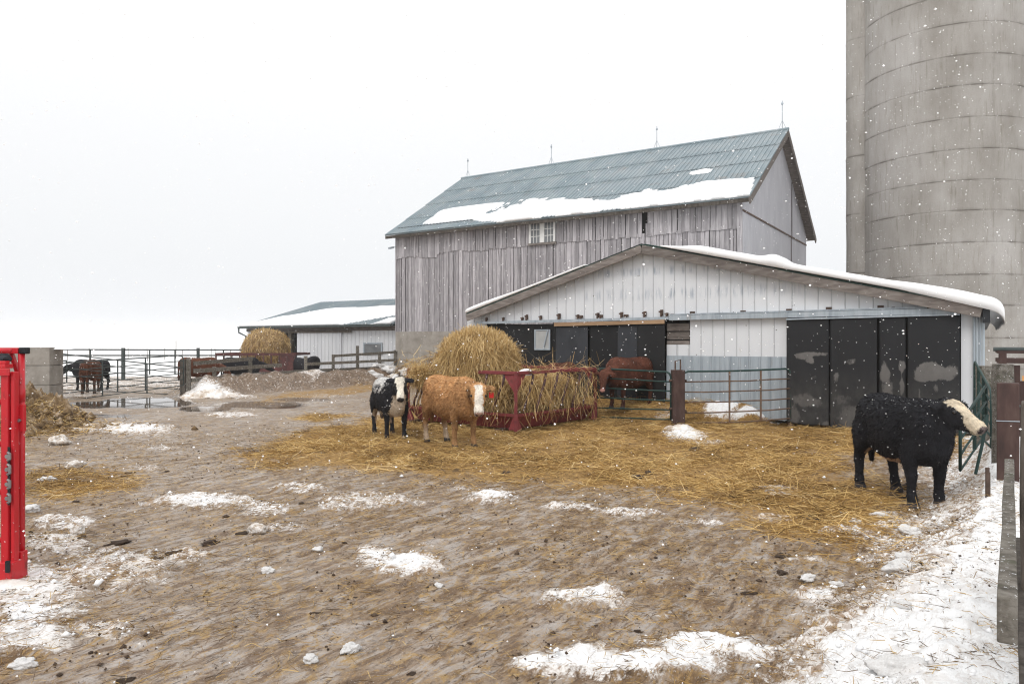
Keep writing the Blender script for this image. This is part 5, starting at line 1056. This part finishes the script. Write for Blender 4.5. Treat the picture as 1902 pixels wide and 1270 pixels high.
# ------------------------------------------------------------------ cattle
def mk_coat(name, bmp):
    m, n, b = nodes(name); a = attr(n, 'coat').outputs['Color']; v = mapping(n); q = noise(n, 26, v, 6, .7).outputs[0]; q2 = noise(n, 5, v, 4, .6).outputs[0]
    c = mixc(n, 1., a, rng_map(n, q, .3, .7, .75, 1.2), 'MULTIPLY'); c = mixc(n, 1., c, rng_map(n, q2, .3, .7, .8, 1.2), 'MULTIPLY')
    n.links.new(c, b.inputs['Base Color']); b.inputs['Roughness'].default_value = .8; b.inputs['Specular IOR Level'].default_value = .2
    bump(n, b, mth(n, 'ADD', q, noise(n, 70, v, 3, .6).outputs[0]), bmp, .02); return m
M['hide'] = mk_coat('cow_hide', .5); M['fur'] = mk_coat('cow_fur', .0)
def loft(V, Fc, st, nseg=22, e=2 / 2.35):
    base = len(V)
    for (c, rt, up, hw, ht, hb) in st:
        c, rt, up = Vector(c), Vector(rt), Vector(up)
        for k in range(nseg):
            w = 2 * math.pi * k / nseg; cw, sw = math.cos(w), math.sin(w)
            V.append(c + rt * (hw * math.copysign(abs(cw) ** e, cw)) + up * ((ht if sw > 0 else hb) * math.copysign(abs(sw) ** e, sw)))
    n_ = len(st)
    for i in range(n_ - 1):
        for k in range(nseg): Fc.append((base + i * nseg + k, base + i * nseg + (k + 1) % nseg, base + (i + 1) * nseg + (k + 1) % nseg, base + (i + 1) * nseg + k))
    Fc.append(tuple(base + k for k in range(nseg))[::-1]); Fc.append(tuple(base + (n_ - 1) * nseg + k for k in range(nseg)))
def resample(st, n_):
    """smooth interpolation of loft stations given as tuples of floats"""
    A = np.array(st, float); t = np.arange(len(A)); tt = np.linspace(0, len(A) - 1, n_); out_ = []
    for x in tt:
        i = min(int(x), len(A) - 2); f = x - i; p0, p1, p2, p3 = A[max(i - 1, 0)], A[i], A[i + 1], A[min(i + 2, len(A) - 1)]
        out_.append(.5 * (2 * p1 + (p2 - p0) * f + (2 * p0 - 5 * p1 + 4 * p2 - p3) * f * f + (3 * p1 - p0 - 3 * p2 + p3) * f ** 3))
    return out_
TORSO = [(-.83, 1.02, .10, .10, .16), (-.78, 1.02, .20, .21, .32), (-.66, 1.00, .275, .31, .40), (-.45, .98, .30, .325, .42), (-.15, .95, .345, .335, .455), (.12, .95, .345, .34, .45), (.34, .96, .30, .355, .44), (.52, .97, .25, .33, .43), (.66, .96, .19, .25, .36), (.74, .93, .11, .14, .24)]
FRONT = [(.40, .13, .98, .17, .08), (.42, .175, .78, .15, .095), (.40, .195, .62, .10, .078), (.40, .19, .50, .074, .06), (.415, .185, .39, .062, .058), (.415, .185, .33, .052, .05), (.41, .185, .21, .045, .043), (.415, .185, .14, .055, .052), (.43, .185, .09, .05, .05), (.44, .185, .055, .066, .062), (.447, .185, 0, .078, .066)]
HIND = [(-.60, .14, 1.06, .19, .09), (-.57, .195, .88, .215, .115), (-.55, .215, .72, .18, .105), (-.60, .21, .59, .115, .08), (-.68, .20, .48, .074, .055), (-.705, .195, .41, .066, .054), (-.685, .195, .33, .054, .048), (-.665, .195, .21, .047, .043), (-.655, .195, .14, .057, .052), (-.64, .195, .09, .052, .05), (-.625, .195, .055, .068, .062), (-.615, .195, 0, .08, .066)]
HEAD = [(-.13, .055, .05, .07, .0), (-.09, .095, .075, .11, .0), (0., .118, .095, .145, .0), (.09, .118, .092, .155, .0), (.17, .100, .080, .15, .0), (.26, .082, .068, .125, .0), (.35, .070, .060, .098, .0), (.41, .073, .060, .092, .0), (.455, .069, .050, .075, .0), (.485, .050, .034, .048, .0), (.495, .03, .02, .03, .0)]
def cow(name, label, loc, heading, coat, s=1.0, width=1.0, neck=(0, .15), head=(0, -.6), group=None, steps=(0, 0, 0, 0), fur=6000, furlen=.05, depth=1.0, tagc=None, tag_ear=1, voxel=.02, legw=1., hs=1., hl=1., nt=1., dust=.0, tail=True, lookneck=.56, z=None):
    x_, y_ = loc; z_ = gz(x_, y_) if z is None else z
    root = thing(name, label, 'cow' if name == 'cow' else 'calf', (x_, y_, z_), heading, group)
    V = []; Fc = []; Y = Vector((0, 1, 0)); Zu = Vector((0, 0, 1))
    loft(V, Fc, [((a, 0, zc), Y, Zu, hw * width, ht, hb * depth) for a, zc, hw, ht, hb in resample(TORSO, 30)])
    loft(V, Fc, [((a, 0, zc), Y, Zu, hw, ht, hb) for a, zc, hw, ht, hb in ((.18, 1.16, .1, .08, .1), (.36, 1.2, .12, .1, .12), (.5, 1.18, .1, .1, .12))], 14)            # withers
    for leg, sx in ((FRONT, 1), (FRONT, -1), (HIND, 1), (HIND, -1)):
        k = (0 if leg is FRONT else 2) + (0 if sx > 0 else 1); st_ = resample(leg, 36); vv = []
        for a, b_, zz, rx_, ry_ in st_:
            dx = steps[k] * (1 - min(1, zz / .9)); vv.append(((a + dx, b_ * sx * (.5 + .5 * width), zz), (1, 0, 0), (0, 1, 0), rx_ * legw, ry_ * legw, ry_ * legw))
        loft(V, Fc, vv, 14, 1.)
    nb = Vector((.48, 0, 1.04)); nd = Vector((math.cos(neck[0]) * math.cos(neck[1]), math.sin(neck[0]) * math.cos(neck[1]), math.sin(neck[1]))); poll = nb + nd * lookneck
    fw = Vector((math.cos(head[0]) * math.cos(head[1]), math.sin(head[0]) * math.cos(head[1]), math.sin(head[1]))); hr = Vector((-math.sin(head[0]), math.cos(head[0]), 0)); hu = fw.cross(hr).normalized()
    if hu.z < 0: hu = -hu
    hr = hu.cross(fw)
    nst = []
    for t, hw, ht, hb in ((0, .18, .24, .30), (.3, .15, .19, .27), (.6, .125, .15, .21), (.85, .11, .12, .16), (1., .09, .09, .12)):
        t0 = Vector((.34, 0, 1.0)); m1 = nb.lerp(poll, .45); c = t0 * (1 - t) ** 2 + m1 * 2 * t * (1 - t) + poll * t * t
        tg = ((m1 - t0) * (1 - t) + (poll - m1) * t).normalized(); r_ = Zu.cross(tg).normalized(); nst.append((c, r_, tg.cross(r_), hw * nt, ht * nt, hb * nt))
    loft(V, Fc, nst, 18, 1.)
    loft(V, Fc, [(poll + fw * a * hs * hl, hr, hu, hw * hs, ht * hs, hb * hs) for a, hw, ht, hb, _ in resample(HEAD, 26)], 20, .92)
    for sd in (1, -1):
        o_ = poll + (fw * -.02 + hu * .035 + hr * .09 * sd) * hs; dirs = (hr * sd - fw * .12 - Zu * .22).normalized(); up_ = (hu + fw * .3).normalized(); wd = dirs.cross(up_).normalized(); up_ = wd.cross(dirs)
        loft(V, Fc, [(o_ + dirs * l, wd, up_, a, b_, b_) for l, a, b_ in ((0, .03, .028), (.05, .05, .026), (.11, .066, .022), (.16, .055, .02), (.2, .028, .016))], 12, 1.)
    loft(V, Fc, [(c, (1, 0, 0), (0, 1, 0), a, b_, b_) for c, a, b_ in (((.62, 0, .78), .12, .09), ((.60, 0, .64), .12, .08), ((.55, 0, .54), .08, .05))], 14, 1.)       # brisket
    if tail:
        loft(V, Fc, [(c, (1, 0, 0), (0, 1, 0), a, b_, b_) for c, a, b_ in (((-.80, 0, 1.20), .05, .045), ((-.86, 0, 1.10), .034, .032), ((-.875, 0, .9), .028, .028), ((-.87, .01, .65), .03, .03), ((-.865, .02, .5), .05, .045), ((-.86, .02, .36), .035, .03))], 10, 1.)
    me = bpy.data.meshes.new('cage'); me.from_pydata([tuple(v) for v in V], [], Fc); me.update(); tmp = bpy.data.objects.new('cage', me); COL.objects.link(tmp)
    bm = bmesh.new(); bm.from_mesh(me); bmesh.ops.recalc_face_normals(bm, faces=bm.faces); bm.to_mesh(me); bm.free()
    r_ = tmp.modifiers.new('r', 'REMESH'); r_.mode = 'VOXEL'; r_.voxel_size = voxel; sm = tmp.modifiers.new('s', 'SMOOTH'); sm.factor = .5; sm.iterations = 4
    bpy.context.view_layer.update(); dg = bpy.context.evaluated_depsgraph_get(); body = bpy.data.meshes.new_from_object(tmp.evaluated_get(dg)); bpy.data.objects.remove(tmp); bpy.data.meshes.remove(me)
    n_ = len(body.vertices); co = np.zeros(n_ * 3, np.float32); body.vertices.foreach_get('co', co); co = co.reshape(-1, 3).astype(float)
    nr = np.zeros(n_ * 3, np.float32); body.vertices.foreach_get('normal', nr); nr = nr.reshape(-1, 3).astype(float)
    co += nr * (.012 * (fbm(co[:, 0] * 6 + co[:, 2] * 4, co[:, 1] * 6 + co[:, 2] * 3, 1, 3, 5) - .5))[:, None]
    rel = co - np.array(poll); H = np.stack([rel @ np.array(fw), rel @ np.array(hr), rel @ np.array(hu)], 1) / hs; H[:, 0] /= hl
    # which points are head: near the head axis and nearer to it than the trunk
    ax_ = np.clip(H[:, 0], -.12, .5); dist = np.sqrt((H[:, 0] - ax_) ** 2 + H[:, 1] ** 2 + (H[:, 2] + .03) ** 2); ish = (dist < .19) & (H[:, 0] > -.07)
    ear = ish & (np.abs(H[:, 1]) > .115) & (H[:, 0] < .1)
    C = coat(co, nr, H, ish, ear); hoof = co[:, 2] < .075; C[hoof] = (.05, .045, .045)
    nos = ish & (H[:, 0] > .455) & (np.abs(np.abs(H[:, 1]) - .035) < .018) & (H[:, 2] > -.035) & (H[:, 2] < .015); C[nos] *= .25
    mou = ish & (H[:, 0] > .40) & (np.abs(H[:, 2] + .055) < .012); C[mou] *= .45
    mi = ish & ear & (nr @ np.array(fw) > .5); C[mi] *= .6
    co *= s; body.vertices.foreach_set('co', co.astype(np.float32).ravel()); body.update(); body.polygons.foreach_set('use_smooth', [True] * len(body.polygons))
    body.attributes.new('coat', 'FLOAT_COLOR', 'POINT').data.foreach_set('color', np.c_[C, np.ones(n_)].astype(np.float32).ravel())
    body.materials.clear(); body.materials.append(M['hide']); body.name = 'body'; bo = bpy.data.objects.new('body', body); COL.objects.link(bo); bo.parent = root
    for sd in (1, -1):
        c = (poll + (fw * .115 + hr * .110 * sd + hu * .035) * hs) * s; m = MB(); m.tube([c - hr * sd * .03 * s, c - hr * sd * .015 * s, c, c + hr * sd * .010 * s, c + hr * sd * .016 * s], [.005 * s, .022 * s, .024 * s, .016 * s, .003 * s], 10); m.build('eye', M['eye'], root, smooth=True)
    if tagc:
        sd = tag_ear; c = (poll + fw * -.0 + hu * -.03 + hr * .235 * sd - Zu * .065) * s; m = MB(); m.bar(c + Zu * .05 * s, c - Zu * .055 * s, .085 * s, .012, hr * sd if abs(head[0]) > 9 else fw); m.build('ear_tag', tagc, root, bevel=.004)
    if fur:
        Pp, Nn, vi = surf_pts(bo, fur); keep = Pp[:, 2] > .1 * s; Pp, Nn, vi = Pp[keep], Nn[keep], vi[keep]; kh = ish[vi]
        D = np.array([-.75, 0, -.55]) + rng.normal(size=Pp.shape) * .35; D[kh] = -np.array(fw) * .3 + rng.normal(size=(kh.sum(), 3)) * .5; D -= Nn * (D * Nn).sum(1)[:, None]; D /= np.linalg.norm(D, axis=1, keepdims=True) + 1e-9; D = D + Nn * .35; D /= np.linalg.norm(D, axis=1, keepdims=True)
        L = rng.uniform(.5, 1.2, len(Pp)) * furlen * s; L[kh] *= .45; legm = Pp[:, 2] < .5 * s; L[legm] *= .6
        wh = rng.random(len(Pp)) < dust * np.clip(Nn[:, 2] * 1.6 + .25, .1, 1.5); L = np.where(wh, .016, L); Wd_ = np.where(wh, .013, rng.uniform(.006, .011, len(Pp)) * s)
        blades('coat', Pp - Nn * .004, D, L, Wd_, M['fur'], root, bend=.2, vcol=np.where(wh[:, None], .78, np.clip(C[vi] * rng.uniform(.75, 1.3, (len(Pp), 1)), 0, 1)))
    return root
def hz(v0, v1): return math.atan2(v1[1] - v0[1], v1[0] - v0[0])
CREAM, BLK, BRN, RED_ = np.array((.66, .58, .46)), np.array((.014, .014, .017)), np.array((.41, .225, .10)), np.array((.10, .037, .023))
def nz3(co, s, k): return fbm(co[:, 0] * s + co[:, 1] * s * .7, co[:, 2] * s + co[:, 1] * s * .6, 1, 4, k)
def coat_black_white_face(co, nr, H, ish, ear):
    C = np.repeat(BLK[None], len(co), 0); w = (nz3(co, 14, 3) - .5) * .05
    f = ish & ~ear & (H[:, 2] + w > .035 - .10 * sstep(.18, .40, H[:, 0])) & (np.abs(H[:, 1]) + w < .104 - .03 * sstep(.0, .2, H[:, 0]) + .06 * sstep(.25, .38, H[:, 0])) & (H[:, 0] > -.03); f |= ish & (H[:, 0] + w > .385) & (H[:, 2] > -.075)
    C[f] = (.66, .56, .42); C[ish & (H[:, 0] > .468) & (H[:, 2] > -.045)] = (.13, .10, .095)
    b = (co[:, 2] < .60) & (nr[:, 2] < -.55) & (np.abs(co[:, 1]) < .22) & (co[:, 0] > -.6) & (co[:, 0] < .35); C[b] = (.34, .22, .14); return C
def coat_brown(co, nr, H, ish, ear):
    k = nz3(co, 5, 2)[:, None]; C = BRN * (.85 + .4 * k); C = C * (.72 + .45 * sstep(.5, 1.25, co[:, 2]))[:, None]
    low = sstep(.42, .2, co[:, 2]); hind = co[:, 0] < -.3; C = np.where((low * hind)[:, None] > 0, C * (1 - low * .8)[:, None] + (np.array((.55, .44, .33)) * (low * .8)[:, None]), C)
    lowf = sstep(.4, .15, co[:, 2]) * ~hind; C = C * (1 - lowf * .35)[:, None] + np.array((.42, .24, .11)) * (lowf * .35)[:, None]
    w = (nz3(co, 14, 8) - .5) * .05
    f = ish & ~ear & (np.abs(H[:, 1]) + w < .058 + .04 * sstep(.3, .4, H[:, 0]) + .015 * (H[:, 0] < .02)) & (H[:, 2] > -.02 - .1 * sstep(.3, .42, H[:, 0])) & (H[:, 0] > -.05); C[f] = (.72, .66, .58)
    C[ish & (H[:, 0] > .455)] = (.40, .25, .20); C[ear] *= .55; return C
def coat_calf(co, nr, H, ish, ear):
    C = np.repeat(BLK[None] * 1.3, len(co), 0); q = nz3(co, 6, 4); w = (q - .5) * .18
    top = (co[:, 2] + w > 1.19) & (co[:, 0] < .3) | (co[:, 0] + w < -.77) & (co[:, 2] > .75); C[top] = (.66, .65, .63)
    mix = (co[:, 2] > 1.02) & (nz3(co, 16, 9) > .54) & (co[:, 0] < .5); C[mix] = (.5, .49, .48)
    ch = (co[:, 0] > .50) & (np.abs(co[:, 1]) + w * .5 < .15) & (co[:, 2] < 1.0) & ~ish; C[ch] = (.50, .42, .33)
    bl = (co[:, 2] < .62) & (nr[:, 2] < -.4) & (np.abs(co[:, 1]) < .25); C[bl] = (.48, .40, .32); inn = (co[:, 2] < .55) & (co[:, 2] > .28) & (co[:, 0] < 0) & (co[:, 1] * nr[:, 1] < 0); C[inn] = (.36, .26, .2)
    f = ish & ~ear & (np.abs(H[:, 1]) + w * .25 < .088 - .03 * sstep(.1, .2, H[:, 0]) + .045 * sstep(.26, .4, H[:, 0])) & (H[:, 2] + w * .2 > -.05); C[f] = (.70, .65, .56)
    ep = ish & (np.hypot(H[:, 0] - .12, H[:, 2] - .03) < .055) & (np.abs(H[:, 1]) > .07); C[ep] = (.03, .028, .026)
    C[ish & (H[:, 0] > .45)] = (.035, .03, .03); return C
def coat_red(co, nr, H, ish, ear):
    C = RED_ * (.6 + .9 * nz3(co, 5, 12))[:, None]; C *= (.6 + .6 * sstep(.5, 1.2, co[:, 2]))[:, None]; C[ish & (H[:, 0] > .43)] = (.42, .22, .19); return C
def coat_dkbrown(co, nr, H, ish, ear):
    C = np.array((.105, .04, .022)) * (.7 + .7 * nz3(co, 5, 22))[:, None]; leg = (co[:, 2] < .32) & (nz3(co, 9, 5) > .5); C[leg] = (.12, .075, .05); return C
def coat_black(co, nr, H, ish, ear): return np.repeat(BLK[None] * 1.2, len(co), 0)
# black cow, right
f0, f1 = G(1711, 944), G(1617, 905); mid = (f0 + f1) / 2
cow('cow', 'black cow with a cream white face turned sideways, dusted with snow by the right fence', (mid.x + .04, mid.y - .2), hz(f1, f0) + .04, coat_black_white_face, 1.0, 1.08, (.42, .62), (.34, -.50), hs=1.2, hl=.78, nt=1.22, legw=1.2, steps=(-.05, .06, .06, -.12), fur=16000, furlen=.045, depth=1.04, tagc=M['tagviolet'], tag_ear=1, dust=.05, lookneck=.33)
# brown cow at the feeder
f0, f1 = G(873, 831), G(801, 824); mid = (f0 + f1) / 2
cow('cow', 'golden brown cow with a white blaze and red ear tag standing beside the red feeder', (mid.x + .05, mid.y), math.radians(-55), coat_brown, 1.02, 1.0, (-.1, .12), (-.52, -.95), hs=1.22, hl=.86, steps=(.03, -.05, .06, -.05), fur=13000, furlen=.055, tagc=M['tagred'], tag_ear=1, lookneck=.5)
# black and white calf
f0, f1 = G(745, 820), G(704, 812); mid = (f0 + f1) / 2
cow('calf', 'black and white calf with a white face looking out beside the golden brown cow', (mid.x + .0, mid.y + .1), math.radians(-66), coat_calf, .95, .92, (-.1, .5), (-.22, -.85), hs=1.12, hl=.88, steps=(.06, -.06, .08, -.08), fur=10000, furlen=.05, lookneck=.5)
# red cow behind the green gate
f0 = P(1150, 750, 18.1)
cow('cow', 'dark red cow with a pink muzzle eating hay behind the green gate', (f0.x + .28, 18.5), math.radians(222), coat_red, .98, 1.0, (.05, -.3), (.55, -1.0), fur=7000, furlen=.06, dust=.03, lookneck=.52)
p = P(1046, 700, 19.5)
cow('cow', 'red brown cow mostly hidden behind the feeder in the dark shed doorway', (p.x, 19.55), math.radians(60), coat_red, .86, .9, fur=2000)
# cattle in the back pen
p = P(161, 700, 27.9)
cow('cow', 'dark brown cow seen from behind through the two tube gates', (p.x, p.y + .3), math.radians(112), coat_dkbrown, 1.0, 1.05, (.5, .0), (.6, -.8), fur=3000, furlen=.06, dust=.03)
p = P(167, 700, 29.6)
cow('cow', 'black cow standing behind the dark brown cow at the left gates, only its head showing', (p.x, p.y), math.radians(172), coat_black, .98, 1.0, (.1, -.12), (.3, -.8), fur=2000)
p = P(372, 690, 29.8)
cow('cow', 'dark red cow behind the plank fence with its rump beside the gate post', (p.x + .02, p.y), math.radians(8), coat_dkbrown, 1.0, 1.0, (0, -.4), (0, -1.0), fur=2500)
p = P(450, 690, 32.2)
cow('cow', 'black cow seen between the fence planks in front of the far feeder', (p.x, p.y), math.radians(20), coat_black, .98, 1.0, (.2, -.2), (.3, -.6), fur=2500, dust=.03)
p = P(583, 690, 38.6)
cow('cow', 'black cow with a rounded back beside the far feeder and the white shed', (p.x, p.y), math.radians(100), coat_black, .92, 1.05, (.2, -.2), (.3, -.6), fur=2000)
p = P(548, 690, 36.0)
cow('cow', 'black cow with its head down at the right end of the far feeder', (p.x + .3, 36.2), math.radians(140), coat_black, .9, 1.0, (.1, -.5), (.1, -1.1), fur=2000)

# ------------------------------------------------------------------ falling snow
def snowflake_mat():
    m, n, b = nodes('snowflake'); d_ = n.nodes.new('ShaderNodeBsdfDiffuse'); t_ = n.nodes.new('ShaderNodeBsdfTranslucent'); a_ = n.nodes.new('ShaderNodeAddShader')
    for q in (d_, t_): q.inputs['Color'].default_value = (.55, .55, .55, 1)
    d_.inputs['Color'].default_value = (.62, .62, .62, 1); n.links.new(d_.outputs[0], a_.inputs[0]); n.links.new(t_.outputs[0], a_.inputs[1])
    n.links.new(a_.outputs[0], [q for q in n.nodes if q.type == 'OUTPUT_MATERIAL'][0].inputs['Surface']); return m
n_ = 26000; x = rng.uniform(-16, 17, n_); y = 1.8 + (rng.random(n_) ** 1.25) * 22; z = rng.uniform(.15, 10, n_); k = (z > gz_smooth(x, y) + .1); x, y, z = x[k], y[k], z[k]
r = np.minimum(np.clip(rng.gamma(4, .0016, len(x)), .003, .012), .0016 * y + .001)
t = np.array([(1, 0, 0), (-1, 0, 0), (0, 1, 0), (0, -1, 0), (0, 0, 1), (0, 0, -1)], float)
o = crumbs('falling_snow', x, y, z, r, snowflake_mat()); tag(o, 'snowflakes drifting down through the air over the yard', 'snowflakes', kind='stuff')
# ------------------------------------------------------------------ haze: the snowy air
HAZE = .0006
if HAZE:
    m = MB(); m.box(-900, 900, -60, 1500, -1.2, 27.5); hm = bpy.data.materials.new('snowy_air'); hm.use_nodes = True; n = hm.node_tree; n.nodes.clear(); o_ = n.nodes.new('ShaderNodeOutputMaterial'); pv = n.nodes.new('ShaderNodeVolumePrincipled')
    pv.inputs['Color'].default_value = (.97, .975, .98, 1); pv.inputs['Density'].default_value = HAZE; n.links.new(pv.outputs[0], o_.inputs['Volume']); h = m.build('haze', hm); tag(h, 'pale snowy air that fades the far field and the silo top', 'haze', kind='stuff')
